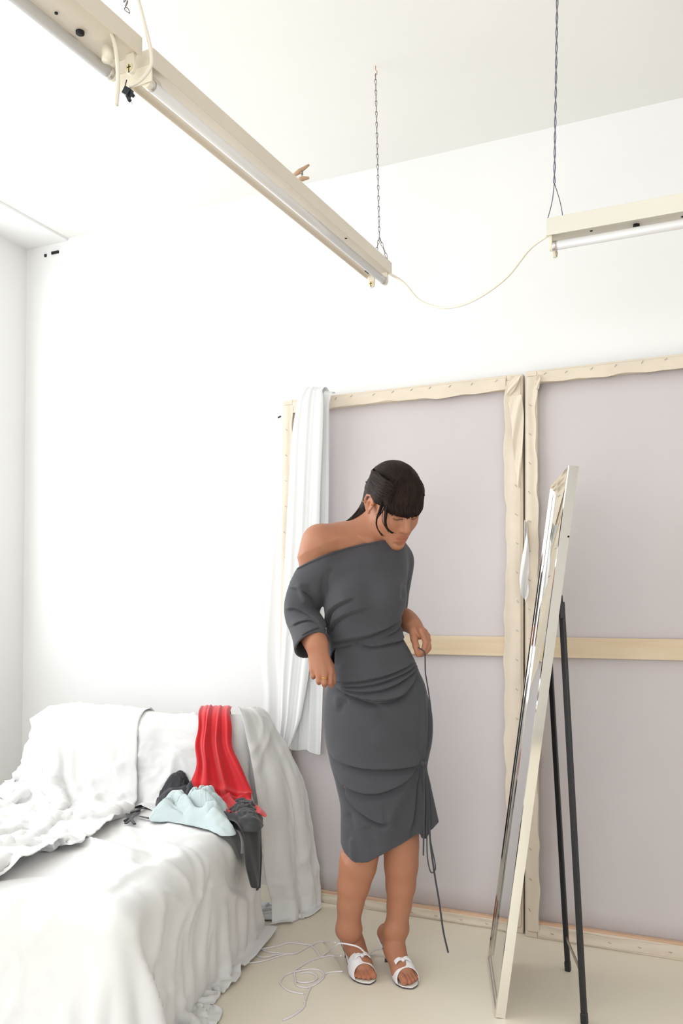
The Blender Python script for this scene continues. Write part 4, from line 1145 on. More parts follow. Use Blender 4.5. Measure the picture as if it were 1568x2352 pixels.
# left hand: wrist bent, fingers gathering the drawstring at the hip
kl = [L(966, 1447, 0.000), L(974, 1452, 0.012), L(980, 1461, 0.026), L(982, 1470, 0.042)]
wl_ = [L(950, 1436, 0.030), L(951, 1436, 0.040), L(952, 1438, 0.050), L(951, 1440, 0.060)]
body.append(([Cone(a, b, 0.0175, 0.0118) for a, b in zip(wl_, kl)] + [Cone(wl_[1] + np.array([-0.006, 0, -0.012]), kl[1] + np.array([-0.014, 0.0, -0.014]), 0.016, 0.011)], 0.012, 0.018, 'add'))
fing = []
for k, (pip, dip, tip, r) in enumerate(((L(977, 1476, -0.012), L(972, 1494, -0.012), L(960, 1505, -0.010), 0.0090), (L(984, 1482, 0.002), L(977, 1496, 0.0), L(966, 1502, 0.0), 0.0092),
                                        (L(985, 1488, 0.022), L(976, 1500, 0.02), L(966, 1505, 0.018), 0.0086), (L(984, 1492, 0.040), L(975, 1502, 0.038), L(967, 1505, 0.034), 0.0076))):
    fing += chain_prims([kl[k], pip, dip, tip], [r * 1.1, r, r * 0.92, r * 0.8])
body.append((fing, 0.0012, 0.005, 'add'))
body.append((chain_prims([L(948, 1448, 0.018), L(951, 1468, 0.0), L(955, 1484, -0.012), L(957, 1498, -0.014)], [0.015, 0.012, 0.0105, 0.0082]), 0.006, 0.010, 'add'))

# ------------------------------------------------------------------ feet, standing on heels
class Foot: pass
def foot(heel_px, toe_px, side):
    """side: +1 big toe towards the right of the picture. builds frame: a = heel->toe on the floor, b = across to the right"""
    f = Foot(); f.h = LZ(*heel_px); f.t = LZ(*toe_px); d = f.t - f.h; f.len = np.linalg.norm(d); f.a = d / f.len
    f.b = np.array([-f.a[1], f.a[0], 0]); f.b = f.b if f.b[0] > 0 else -f.b
    f.side = side; return f
HEEL = 0.068
def fpt(f, t, v, z): return f.h + f.a * (t * f.len) + f.b * v + np.array([0, 0, z])
def sole_z(t): return np.interp(t, [0, 0.12, 0.3, 0.5, 0.68, 0.8, 1.0], [HEEL + 0.004, HEEL, 0.053, 0.028, 0.0105, 0.009, 0.009])
FT = {'r': foot((793, 2196), (842, 2261), 1), 'l': foot((884, 2206), (948, 2270), -1)}
nails = []
for key, ank in (('r', L(801, 2136, 0.022)), ('l', L(909, 2136, 0.045))):
    f = FT[key]; sd = f.side
    hb = fpt(f, 0.06, 0, HEEL + 0.030); ball = fpt(f, 0.72, 0.004 * sd, 0.030); arch = fpt(f, 0.40, 0, 0.066)
    body.append(([Cone(ank, hb, 0.031, 0.0285), Cone(ank, fpt(f, 0.34, 0, 0.098), 0.033, 0.029), Cone(fpt(f, 0.34, 0, 0.092), ball, 0.030, 0.0215), Cone(hb, arch, 0.026, 0.024), Cone(arch, ball, 0.027, 0.021),
                  Cone(fpt(f, 0.70, 0.018, 0.027), fpt(f, 0.70, -0.020, 0.024), 0.0185, 0.0155), Cone(fpt(f, 0.38, 0.014 * sd, 0.07), fpt(f, 0.70, 0.020 * sd, 0.03), 0.022, 0.019),
                  Ell(ank + f.b * 0.026, (0.014, 0.016, 0.016)), Ell(ank - f.b * 0.026, (0.014, 0.016, 0.016))], 0.022, 0.02, 'add'))
    toes = []
    for k, (v, t1, r) in enumerate(((0.026, 0.955, 0.0115), (0.0085, 0.965, 0.0082), (-0.0055, 0.935, 0.0078), (-0.0185, 0.895, 0.0074), (-0.030, 0.85, 0.0068))):
        base = fpt(f, 0.74 - 0.02 * k, v * sd * 0.92, 0.024 - 0.001 * k); tip = fpt(f, t1, v * sd, 0.009 + r * 0.95); mid = base * 0.4 + tip * 0.6 + np.array([0, 0, 0.005])
        toes += chain_prims([base, mid, tip], [r * 1.05, r * 0.95, r]); nails.append((tip + np.array([0, 0, r * 0.8]) + f.a * r * 0.3, r * 0.75))
    body.append((toes, 0.0008, 0.006, 'add'))

# ------------------------------------------------------------------ the dress
def row(py, xl, xr, yc, b):
    a, c = L(xl, py, yc), L(xr, py, yc); return (a[2], (a[0] + c[0]) / 2, yc, (c[0] - a[0]) / 2, b)
rows = [row(1225, 815, 915, 0.06, 0.075), row(1262, 782, 932, 0.05, 0.09), row(1300, 760, 936, 0.04, 0.10), row(1340, 748, 934, 0.035, 0.11), row(1380, 745, 928, 0.035, 0.112), row(1430, 747, 922, 0.035, 0.105),
        row(1465, 752, 926, 0.035, 0.102), row(1500, 755, 944, 0.035, 0.108), row(1550, 757, 966, 0.035, 0.122), row(1600, 746, 984, 0.035, 0.134), row(1650, 743, 993, 0.035, 0.14), row(1700, 747, 992, 0.035, 0.138),
        row(1750, 757, 982, 0.035, 0.13), row(1800, 770, 976, 0.03, 0.122), row(1850, 781, 972, 0.028, 0.118), row(1900, 782, 970, 0.026, 0.118), row(1950, 782, 968, 0.026, 0.12), row(2010, 782, 965, 0.026, 0.122)]
dg = [([Loft(rows, 300)], 0, 0, 'add'),
      ([Ell(L(806, 1368, -0.035), (0.066, 0.060, 0.062)), Ell(L(886, 1375, -0.030), (0.062, 0.062, 0.062))], 0.03, 0.05, 'add'),
      ([Cone(L(752, 1306, 0.005), L(836, 1300, 0.03), 0.068, 0.088)], 0.0, 0.03, 'add'),
      # shoulder covered by the dress and its sleeve
      (smooth_chain([L(880, 1262, 0.085), L(908, 1284, 0.105), L(902, 1330, 0.13), L(896, 1385, 0.155), L(890, 1412, 0.17)], [0.050, 0.0545, 0.0545, 0.052, 0.05], 8), 0.03, 0.025, 'add'),
      # start of the slipped sleeve
      (smooth_chain([L(745, 1300, 0.0), L(717, 1338, 0.02), L(697, 1378, 0.045), L(693, 1412, 0.04), L(703, 1440, 0.0), L(711, 1462, -0.04), L(716, 1482, -0.075), L(722, 1502, -0.11)], [0.066, 0.066, 0.0600, 0.0560, 0.0535, 0.0540, 0.0560, 0.0580], 16), 0.01, 0.022, 'add'),
      # flared corner below the gathered tie
      ([Cone(L(971, 1757, -0.035), L(999, 1893, -0.01), 0.010, 0.014), Cone(L(969, 1760, -0.03), L(986, 1905, -0.02), 0.012, 0.022), Cone(L(966, 1765, -0.02), L(966, 1915, -0.03), 0.016, 0.026)], 0.012, 0.015, 'add')]
dev = make_eval(dg)
nx = np.array([L(x, y, -0.06) for x, y in ((640, 1326), (675, 1309), (708, 1290), (740, 1276), (770, 1265), (800, 1256), (850, 1246), (885, 1240), (905, 1231), (960, 1222))])
hx = np.array([L(x, y, -0.08) for x, y in ((760, 1930), (779, 1950), (790, 1970), (815, 1985), (845, 1980), (870, 1965), (900, 1949), (950, 1927), (964, 1919), (968, 1930), (980, 1934), (988, 1918), (1014, 1899), (1030, 1890))])
CUFX = L(768, 0)[0]
CUFF, CUFN = L(716, 1482, -0.075), np.array([0.42, -0.62, -0.66])
def dress_post(P, d):
    shell = np.maximum(d, -(d + 0.0075))
    cf = (P - CUFF) @ CUFN
    shell = np.where((np.linalg.norm(P - CUFF, axis=1) < 0.12) & (P[:, 0] < CUFX), np.maximum(shell, cf), shell)
    zc = np.interp(P[:, 0], nx[:, 0], nx[:, 2]) + 0.10 * (P[:, 1] + 0.06)
    zh = np.interp(P[:, 0], hx[:, 0], hx[:, 2])
    return np.maximum(np.maximum(np.maximum(shell, (P[:, 2] - zc) * 0.9), (zh - P[:, 2]) * 0.9), -(NECK(P) - 0.001))

def neck_z(P): return np.interp(P[:, 0], nx[:, 0], nx[:, 2]) + 0.10 * (P[:, 1] + 0.06)
NECK = Cone(NB + np.array([0.004, 0, 0.035]), H(-0.045, 0, -0.05), 0.062, 0.054)
def tuck(V):
    """keep the body inside the cloth wherever the dress covers it"""
    V = V.copy(); qx, qy = to_px(V)
    zh = np.interp(V[:, 0], hx[:, 0], hx[:, 2]); zn = neck_z(V)
    wgt = np.clip((zn + 0.035 - V[:, 2]) / 0.035, 0, 1) * np.clip((V[:, 2] - zh + 0.03) / 0.03, 0, 1) * np.clip((NECK(V) - 0.002) / 0.02, 0, 1)
    arm = ((qx < 748) & (qy > 1330)) | ((qx < 775) & (qy > 1440) & (qy < 1600) & (V[:, 1] < -0.03)) | ((qx > 918) & (qy > 1392) & (qy < 1520) & (V[:, 0] > 0.03))
    wgt *= np.clip((np.hypot((qx - 690) / 60, (qy - 1370) / 60) - 0.7) * 3, 0, 1) * ~arm
    hd = (np.linalg.norm(V - HC, axis=1) < 0.16) & (((V - HC) @ hf) > -0.03)
    wgt[hd] = 0
    idx = np.where(wgt > 0)[0]; idx = idx[dev(V[idx]) > -0.0105]; P0 = V[idx].copy(); P = P0.copy()
    for _ in range(3):
        d = dev(P); e = 0.002
        g = np.stack([dev(P + np.eye(3)[k] * e) - d for k in range(3)], 1) / e; g /= np.maximum(np.linalg.norm(g, axis=1, keepdims=True), 1e-6)
        mv = np.clip(d + 0.0105, 0, 0.08); mv[d > 0.09] = 0
        P = P - g * mv[:, None]
    V[idx] = P0 + (P - P0) * wgt[idx][:, None]
    return V
ev = make_eval(head + body)
V, Q = polygonise(ev, (-0.36, -0.32, -0.012), (0.30, 0.36, 1.74), 0.0026)
V = relax(V, Q, 2, 0.45)
V = tuck(V)
bodyo = mesh_np('body', V, Q, None, person)

# natural colouring of the skin: lips, flush of cheeks, knuckles and toes, nails, lashes' line; plus painted crease shade at mouth and eyelids
tint = np.ones((len(V), 3)); 
def near(p, r): return np.exp(-(((V - p) ** 2).sum(1)) / r ** 2)
def mixc(w, c):
    global tint
    tint = tint * (1 - w[:, None]) + np.array(c) * w[:, None]
for s_ in (0.036, -0.036): mixc(0.45 * near(H(0.075, s_, -0.035), 0.024), (1.0, 0.80, 0.76))
mixc(0.35 * near(H(0.118, 0, -0.036), 0.016), (1.0, 0.82, 0.78))
lq = (V - HC) @ HM.T
lip = np.clip(1.25 - np.sqrt((lq[:, 1] / 0.0205) ** 2 + ((lq[:, 2] + 0.0728) / (0.0125 * np.clip(1 - (lq[:, 1] / 0.03) ** 2, 0.2, 1))) ** 2), 0, 0.25) * 4 * (lq[:, 0] > 0.075)
mixc(0.75 * lip, (0.95, 0.66, 0.66))
mline = np.exp(-((lq[:, 2] + 0.0735) / 0.0013) ** 2) * (np.abs(lq[:, 1]) < 0.0205) * (lq[:, 0] > 0.07)
mixc(0.6 * mline, (0.45, 0.25, 0.25))  # shade in the crease between the lips, painted into the tint
for s_ in (0.031, -0.031):
    lash = np.exp(-((lq[:, 2] + 0.0085 - 0.35 * ((lq[:, 1] - s_) ** 2) / 0.015) / 0.0020) ** 2) * (np.abs(lq[:, 1] - s_) < 0.0155) * (lq[:, 0] > 0.06)
    mixc(0.95 * lash, (0.10, 0.07, 0.07))
    brow = np.exp(-((lq[:, 2] - 0.0185) / 0.0035) ** 2) * (np.abs(lq[:, 1] - s_) < 0.021) * (lq[:, 0] > 0.06); mixc(0.7 * brow, (0.25, 0.2, 0.19))
    mixc(0.3 * near(H(0.085, s_, 0.006), 0.012), (0.80, 0.66, 0.64))  # eyelid crease darkened in the tint, as painted shade
for p in kn + kl: mixc(0.3 * near(p, 0.012), (1.0, 0.80, 0.76))
for p in (L(757, 1570, -0.11), L(745, 1570, -0.12), L(732, 1566, -0.12), L(960, 1505, -0.01), L(980, 1494, 0.0)): mixc(0.4 * near(p, 0.012), (1.0, 0.74, 0.70))
for (p, r) in nails:
    mixc(0.4 * near(p, r * 2.4), (1.0, 0.76, 0.72)); mixc(0.75 * np.clip(near(p, r * 0.95) * 2.2 - 0.8, 0, 1), (1.25, 1.06, 0.98))
mixc(0.35 * near(H(-0.012, -0.085, 0.0), 0.03), (1.05, 0.86, 0.80))
paint(bodyo, tint)

def skin_mat():
    m = mat('warm_tan_skin', '#b27a5e', 0.5, sss=0.12, spec=0.35, bump=0.06, bscale=350)
    N = m.node_tree.nodes; Ln = m.node_tree.links; b = N['Principled BSDF']
    at = N.new('ShaderNodeAttribute'); at.attribute_name = 'tint'
    n = N.new('ShaderNodeTexNoise'); n.inputs['Scale'].default_value = 14; n.inputs['Detail'].default_value = 4
    tc = N.new('ShaderNodeTexCoord'); Ln.new(tc.outputs['Object'], n.inputs['Vector'])
    mx0 = N.new('ShaderNodeMix'); mx0.data_type = 'RGBA'; mx0.inputs[6].default_value = lin('#ab7256'); mx0.inputs[7].default_value = lin('#b78166')
    Ln.new(n.outputs['Fac'], mx0.inputs[0])
    mx = N.new('ShaderNodeMix'); mx.data_type = 'RGBA'; mx.blend_type = 'MULTIPLY'; mx.inputs[0].default_value = 1.0
    Ln.new(mx0.outputs[2], mx.inputs[6]); Ln.new(at.outputs['Color'], mx.inputs[7]); Ln.new(mx.outputs[2], b.inputs['Base Color'])
    return m
M['skin'] = skin_mat(); bodyo.data.materials.append(M['skin'])
V, Q = polygonise(dev, (-0.36, -0.32, 0.26), (0.30, 0.36, 1.52), 0.0028, dress_post)
V = relax(V, Q, 2, 0.4)

# folds of the jersey: (kind, points in the photograph, half width, height); 'c' = overlapping crease, 'r' = soft ridge, 'v' = soft hollow
FOLDS = [
 # gathers across the hip from the gripping hand to the tie
 ('c', [(762, 1562), (800, 1566), (850, 1560), (905, 1543), (958, 1514)], 8, 5.0), ('c', [(764, 1569), (810, 1576), (862, 1570), (920, 1548), (962, 1519)], 7, 5.0),
 ('c', [(768, 1573), (805, 1585), (850, 1588), (900, 1575), (940, 1548), (964, 1524)], 9, 5.5), ('c', [(800, 1592), (840, 1604), (890, 1606), (930, 1586), (966, 1530)], 12, 7.5),
 ('c', [(768, 1576), (800, 1594), (840, 1610), (884, 1622)], 13, 6.5), ('c', [(842, 1609), (880, 1613), (910, 1607), (938, 1590)], 10, 6.0),
 ('r', [(783, 1622), (776, 1612), (780, 1600), (800, 1596)], 9, 3.5), ('v', [(778, 1640), (786, 1618), (800, 1608)], 8, 3.0),
 ('r', [(966, 1545), (972, 1600), (975, 1680), (972, 1745)], 6, 3.0), ('v', [(958, 1560), (964, 1620), (966, 1700), (966, 1745)], 5, 2.5), ('v', [(980, 1560), (985, 1620), (984, 1700), (977, 1748)], 4, 2.5),
 ('v', [(860, 1640), (900, 1650), (945, 1690), (968, 1740)], 16, 3.0), ('r', [(840, 1690), (890, 1712), (940, 1738), (968, 1749)], 14, 3.0),
 # waist
 ('c', [(752, 1474), (790, 1470), (835, 1462), (880, 1446), (912, 1424), (924, 1405)], 11, 6.0), ('c', [(754, 1488), (785, 1484), (812, 1478)], 9, 4.5), ('c', [(826, 1476), (850, 1484), (880, 1480), (915, 1470), (928, 1455)], 10, 5.5),
 ('v', [(800, 1474), (826, 1478), (860, 1474), (890, 1462)], 8, 3.5), ('c', [(880, 1462), (905, 1450), (920, 1432), (924, 1420)], 7, 4.0), ('r', [(900, 1478), (918, 1460), (926, 1440)], 6, 3.0),
 ('v', [(745, 1400), (752, 1430), (758, 1455)], 8, 4.0), ('r', [(764, 1530), (800, 1545), (850, 1540), (900, 1520)], 20, 3.0), ('r', [(770, 1500), (830, 1508), (890, 1500), (935, 1490)], 22, 3.0),
 # bust and side
 ('c', [(744, 1452), (748, 1425), (762, 1400), (788, 1382), (815, 1372)], 10, 5.0), ('c', [(748, 1462), (760, 1438), (785, 1416), (820, 1402), (850, 1396)], 10, 4.5), ('r', [(752, 1350), (768, 1318), (800, 1298), (850, 1286)], 14, 3.0),
 ('v', [(744, 1370), (750, 1330), (765, 1300)], 10, 4.5), ('v', [(931, 1335), (926, 1355), (926, 1380)], 5, 2.5),
 # sleeve
 ('c', [(664, 1348), (690, 1352), (715, 1366), (735, 1388)], 9, 4.0), ('c', [(655, 1400), (680, 1397), (710, 1412), (738, 1434)], 10, 5.0), ('c', [(668, 1438), (690, 1427), (715, 1425), (742, 1442)], 8, 4.5), ('c', [(690, 1460), (712, 1448), (735, 1440)], 6, 3.0), ('r', [(684, 1335), (694, 1365), (702, 1390)], 7, 4), ('v', [(706, 1335), (718, 1370), (735, 1410)], 9, 4),
 # draped skirt falls hung from the tie
 ('c', [(752, 1722), (775, 1744), (810, 1759), (850, 1766), (900, 1766), (940, 1760), (970, 1751)], 14, 7.5), ('c', [(768, 1770), (790, 1799), (820, 1817), (850, 1823), (885, 1817), (925, 1796), (968, 1754)], 15, 8.0),
 ('c', [(780, 1790), (800, 1830), (822, 1858), (850, 1880), (875, 1891), (890, 1889)], 11, 7.0), ('v', [(905, 1905), (930, 1850), (955, 1795), (970, 1758)], 15, 6.0), ('r', [(885, 1930), (905, 1870), (935, 1810), (966, 1760)], 14, 4.0),
 ('c', [(940, 1918), (950, 1860), (960, 1800), (969, 1760)], 8, 5.0), ('r', [(966, 1925), (967, 1850), (970, 1765)], 5, 5.0), ('v', [(974, 1925), (974, 1850), (972, 1765)], 4, 6.0), ('r', [(980, 1925), (979, 1850), (974, 1765)], 4, 5.0), ('v', [(988, 1905), (984, 1850), (975, 1770)], 4, 5.0),
 ('r', [(812, 1985), (808, 1930), (800, 1880)], 7, 3.0), ('v', [(803, 1935), (806, 1900), (800, 1860)], 8, 3.5), ('v', [(862, 1960), (850, 1920), (842, 1895)], 16, 2.5),
]
px, py = to_px(V); N = vnormals(V, Q); face = np.clip(-N[:, 1] * 2.2 + 0.25, 0, 1)
# only the outer skin of the shell takes the folds (the inner follows with it)
out = np.zeros(len(V))
for kind, P, w, h in FOLDS:
    C = catmull(np.array(P, float), 40); sel = (px > C[:, 0].min() - 5 * w) & (px < C[:, 0].max() + 5 * w) & (py > C[:, 1].min() - 5 * w) & (py < C[:, 1].max() + 5 * w)
    idx = np.where(sel)[0]
    if len(idx) == 0: continue
    p = np.stack([px[idx], py[idx]], 1); best = np.full(len(idx), 1e9); sgn = np.zeros(len(idx)); tt = np.zeros(len(idx))
    for i in range(39):
        a, b = C[i], C[i + 1]; ab = b - a; t = np.clip(((p - a) @ ab) / (ab @ ab), 0, 1); q = p - a - t[:, None] * ab; d = np.sqrt((q * q).sum(1))
        m_ = d < best; best[m_] = d[m_]; sgn[m_] = np.sign(ab[0] * q[:, 1] - ab[1] * q[:, 0])[m_]; tt[m_] = ((i + t) / 39)[m_]
    win = np.clip(np.minimum(tt, 1 - tt) * 5, 0, 1); win = win * win * (3 - 2 * win); win = 0.12 + 0.88 * win
    win *= np.where((tt <= 0) | (tt >= 1), np.exp(-(best / (0.7 * w)) ** 2), 1)
    s = best * sgn
    if C[-1, 0] < C[0, 0]: s = -s              # positive = below the line
    if kind == 'r': f = np.exp(-(s / w) ** 2)
    elif kind == 'v': f = -np.exp(-(s / w) ** 2)
    else: f = np.where(s < 0, np.exp(s / (w * 1.3)), np.exp(-s / 1.6) * 1.0) - 0.5 * np.exp(-((s - 0.45 * w) / (0.55 * w)) ** 2) - 0.55 * np.exp(-((s - 2.6) / 2.2) ** 2)
    out[idx] += f * win * h * 0.0022
disp = out * face
back = np.clip(N[:, 1], 0, 1)
disp += back * 0.004 * np.sin(V[:, 0] * 40 + 3 * np.sin(V[:, 2] * 9)) * np.sin(V[:, 2] * 14 + V[:, 0] * 10)
ctr = np.interp(V[:, 2], [r[0] for r in rows[::-1]], [r[1] for r in rows[::-1]])
# push both skins of the cloth the same way: outward in the horizontal plane
outd = np.stack([V[:, 0] - ctr, V[:, 1] - 0.035, np.zeros(len(V))], 1); outd /= np.maximum(np.linalg.norm(outd, axis=1, keepdims=True), 1e-6)
arm_c = L(695, 1400, 0.03); slm = px < 744
outd[slm] = V[slm] - np.array([L(697, 0)[0], 0.03, 0]) * [1, 1, 0] - V[slm] * [0, 0, 1]; outd[slm] /= np.maximum(np.linalg.norm(outd[slm], axis=1, keepdims=True), 1e-6)
facing = np.clip(-outd[:, 1] * 2.2 + 0.25, 0, 1)
V = V + outd * (out * facing)[:, None] + N * (disp * (1 - facing) * 0.0)[:, None]
dress = mesh_np('dress', V, Q, 'dress', person)
dress['label'] = 'slate grey off-shoulder jersey dress with gathered side tie'
# neckline binding and hem stitching
bx = np.interp(np.linspace(0, 1, 60), [0, 1], [L(684, 1300)[0], L(888, 1240)[0]]); bp = []
for x_ in bx:
    ys_ = np.linspace(-0.22, 0.06, 280); P_ = np.stack([np.full(280, x_), ys_, np.full(280, np.interp(x_, nx[:, 0], nx[:, 2]))], 1)
    P_[:, 2] += 0.10 * (P_[:, 1] + 0.06) - 0.0055
    d_ = dev(P_); k_ = np.argmax(d_ < 0) if (d_ < 0).any() else 160
    bp.append(P_[k_])
bp = np.array(bp)
for _ in range(4): bp[1:-1] = 0.5 * bp[1:-1] + 0.25 * (bp[:-2] + bp[2:])
tube('neckline_binding', bp, 0.0058, 'dress', dress, 8, flat=0.45)

# ------------------------------------------------------------------ drawstrings
def cordpath(P, r, name='drawstring', n=40, parent=dress, m='dress', flat=1.0): return tube(name, catmull([L(*p) for p in P], n), r, m, parent, 8, flat=flat)
cordpath([(960, 1487, -0.03), (968, 1492, -0.03), (975, 1500, -0.02), (976, 1525, -0.01), (977, 1548, 0.0), (984, 1590, -0.02), (990, 1640, -0.03), (990, 1690, -0.03), (978, 1748, -0.045)], 0.0022)
cordpath([(972, 1752, -0.055), (974, 1820, -0.07), (973, 1900, -0.07), (972, 1965, -0.06)], 0.0026)
cordpath([(974, 1752, -0.055), (980, 1830, -0.06), (980, 1930, -0.06), (982, 1975, -0.06), (989, 2003, -0.06), (998, 2000, -0.055), (999, 1985, -0.05), (990, 1940, -0.05), (984, 1900, -0.05), (978, 1800, -0.05)], 0.0021, n=60)
cordpath([(976, 1752, -0.055), (984, 1850, -0.05), (988, 1935, -0.05), (998, 2010, -0.05), (1008, 2070, -0.05), (1018, 2140, -0.05), (1029, 2188, -0.05)], 0.0030)
tube('tie_knot', catmull([L(966, 1750, -0.055), L(972, 1754, -0.064), L(979, 1752, -0.055)], 8), [0.004, 0.006, 0.007, 0.007, 0.007, 0.006, 0.005, 0.003], 'dress', dress, 8)
# finger ring and ear cuff
M['gold'] = mat('polished_gold', '#d9b063', 0.2, metal=1.0)
def torus(name, c, ax, R_, r, parent, arc=2 * math.pi, start=0.0, flatb=1.0):
    ax = np.array(ax, float); ax /= np.linalg.norm(ax); a = np.cross(ax, [0.3, 0.2, 0.9]); a /= np.linalg.norm(a); b = np.cross(ax, a)
    full = arc > 6.2; t = np.linspace(start, start + arc, 33)[:-1 if full else None]
    P = c + R_ * (np.cos(t)[:, None] * a + np.sin(t)[:, None] * b)
    V, Fc = tube_vf(P, r, 8, closed=full); return mesh(name, V, Fc, 'gold', parent, smooth=True)
ra, rb = FR; rc = ra * 0.42 + rb * 0.58
for k in (-1, 0.9): torus('finger_ring', rc + (rb - ra) / np.linalg.norm(rb - ra) * 0.0022 * k, rb - ra, 0.0104, 0.0013, person)
torus('ear_cuff', H(-0.030, -0.091, -0.008), hf * 0.3 + hu * 1.0, 0.0062, 0.0011, person)
torus('ear_stud', H(0.003, -0.083, -0.002), hf, 0.0022, 0.0009, person)
# ------------------------------------------------------------------ hair
M['hair'] = mat('dark_brown_hair', '#1d1412', 0.55, spec=0.15, col2='#2e201b', vscale=30, bump=0.3, bscale=120)
def HC_ell(P, c, r):
    q = (P - H(*c)) @ HM.T; return q, np.sqrt(((q / np.array(r)) ** 2).sum(1))
cap = [([HE(-0.016, 0, 0.034, 0.098, 0.0785, 0.089), HE(-0.055, 0, 0.044, 0.058, 0.062, 0.068), HE(0.026, 0, 0.054, 0.073, 0.072, 0.062)], 0.03, 0.02, 'add'),
       ([HE(-0.092, -0.02, 0.060, 0.018, 0.026, 0.026), HE(-0.092, 0.02, 0.060, 0.018, 0.026, 0.026)], 0.015, 0.012, 'add'),
       (smooth_chain([H(-0.075, -0.03, 0.0), L(848, 1160, 0.03), L(832, 1180, 0.035), L(809, 1196, 0.025), L(791, 1203, 0.01)], [0.034, 0.026, 0.020, 0.011, 0.004], 10), 0.01, 0.03, 'add')]
cev = make_eval(cap)
def cap_post(P, d):
    q = (P - HC) @ HM.T; f, s, u = q[:, 0], q[:, 1], q[:, 2]
    lim = np.interp(f, [-0.2, -0.06, -0.035, -0.02, 0.0, 0.04, 0.062, 0.085, 0.2], [-0.3, -0.3, -0.05, 0.022, 0.034, 0.034, 0.04, 0.05, 0.05])
    # scalp surface roughened into combed locks
    ang = np.arctan2(s, u - 0.02)
    comb = 0.0005 * np.sin(ang * 46 + 5 * np.sin(f * 20)) + 0.0006 * np.sin(ang * 17 + f * 18 + 1.0)
    return smax(d - comb * np.clip((u + 0.02) * 30, 0, 1), (lim - u) * 0.85, 0.006)
V, Q = polygonise(cev, L(770, 1215, -0.2) - np.array([0, 0, 0.03]), L(1000, 1040, 0.2) + np.array([0, 0.0, 0.02]), 0.0026, cap_post)
V = relax(V, Q, 1, 0.4)
hair = mesh_np('hair', V, Q, 'hair', person)

rh = np.random.default_rng(5)
def strands(name, curves, r, parent=hair, sides=5, n=14, taper=(0.7, 1.0, 1.0, 0.35)):
    parts = []
    tp = np.interp(np.linspace(0, 1, n), np.linspace(0, 1, len(taper)), taper)
    for C in curves:
        rr = r * (0.7 + 0.6 * rh.random()); parts.append(tube_vf(catmull(C, n), rr * tp, sides))
    V, Fc = join_vf(parts); o = mesh(name, V, Fc, 'hair', parent, smooth=True); o['kind'] = 'stuff'; return o

def shell_pt(az, el, k=1.0):
    """point on the outside of the combed hair: az from the face (0) round to her right (-) / left (+), el up from the ear line"""
    f = 0.107 * math.cos(el) * math.cos(az); s = 0.0845 * math.cos(el) * math.sin(az); u = 0.036 + 0.096 * math.sin(el)
    return H(-0.012 + (f) * k, s * k, 0.036 + (u - 0.036) * k)
# fringe: from the parting on the crown forward and down to a blunt line above the eyes
cv = []
for k in range(520):
    az = rh.uniform(-0.98, 1.02); lay = rh.uniform(0, 1)
    e0 = rh.uniform(1.15, 1.35); k0 = 1.01 + 0.04 * lay
    P = [shell_pt(az * 0.55 + 0.05, e0, k0), shell_pt(az * 0.8, 0.85, k0 + 0.015), shell_pt(az * 0.93, 0.45, k0 + 0.03), shell_pt(az * 0.99, 0.08, k0 + 0.02)]
    end = 0.004 + 0.004 * rh.normal() + (0.010 * max(0, abs(az) - 0.75) * -1.0)
    f_, s_ = 0.104 * math.cos(az) + 0.003 * lay, 0.083 * math.sin(az)
    P.append(H(f_ + 0.006 * lay, s_, 0.025 + end * 0.5)); P.append(H(f_ + 0.002, s_ * 0.99, 0.0115 + end))
    cv.append(P)
strands('fringe', cv, 0.0021, n=16, taper=(0.5, 1, 1, 1, 0.9))
# hair combed back over the crown to the clip
cv = []
for k in range(800):
    ph0 = rh.uniform(-1.32, 1.32); k0 = 1.0 + 0.03 * rh.random(); j = rh.normal(0, 0.05); P = []
    for t in np.linspace(0, 1, 6):
        th = 1.22 - 0.25 * abs(ph0) / 1.3 + (1.62 + 0.1 * j) * t; ph = ph0 * (0.35 + 0.9 * t - 0.75 * t * t) * 1.25 + 0.05 * math.sin(4 * t + 9 * j)
        P.append(H(-0.012 + 0.107 * k0 * math.cos(ph) * math.cos(th), 0.0845 * k0 * math.sin(ph), 0.036 + 0.096 * k0 * math.cos(ph) * math.sin(th)))
    cv.append(P)
strands('combed_strands', cv, 0.0016)
cv = []
for k in range(520):                    # sides swept back above the ears
    sg = -1 if k % 3 else 1; t = rh.uniform(-0.25, 1.08); w = rh.normal(0, 1, 6) * 0.003; o_ = 0.004 * rh.random() - (0.007 if sg > 0 else 0.0); t = t if sg < 0 else 0.3 + 0.6 * abs(t)
    P = [H(0.058 + 0.02 * rh.random() - 0.03 * max(0, t - 0.7), sg * (0.060 + o_), 0.092 - 0.066 * t + w[0]), H(0.03 + w[1], sg * (0.077 + 0.004 * t + o_), 0.088 - 0.062 * t + w[2] - 0.006 * math.sin(3 * t)), H(-0.015, sg * (0.0795 + 0.003 * t + o_), 0.082 - 0.055 * t + w[3] - 0.008 * math.sin(3 * t)), H(-0.055, sg * (0.075 + o_), 0.076 - 0.056 * t + w[4]), H(-0.096, sg * 0.042, 0.064 - 0.05 * t + w[5])]
    cv.append(P)
strands('side_strands', cv, 0.0016)
cv = []
for k in range(190):                    # loose back hair falling on the shoulder
    a, b = rh.normal(0, 1, 2) * 0.5
    w = lambda m: np.array([a * 0.0, b * m * 0.5, a * m])
    tipx = rh.uniform(786, 816); tipy = 1206 - (tipx - 786) * 0.18 + rh.normal(0, 2)
    cv.append([H(-0.088 + 0.01 * b, -0.04 + 0.02 * a, 0.03), L(850, 1138, 0.03) + w(0.022), L(843, 1162, 0.028) + w(0.028), L(828, 1182, 0.028) + w(0.022), L(808, 1196, 0.02) + w(0.010), L(tipx, tipy, 0.005)])
strands('back_strands', cv, 0.0017)
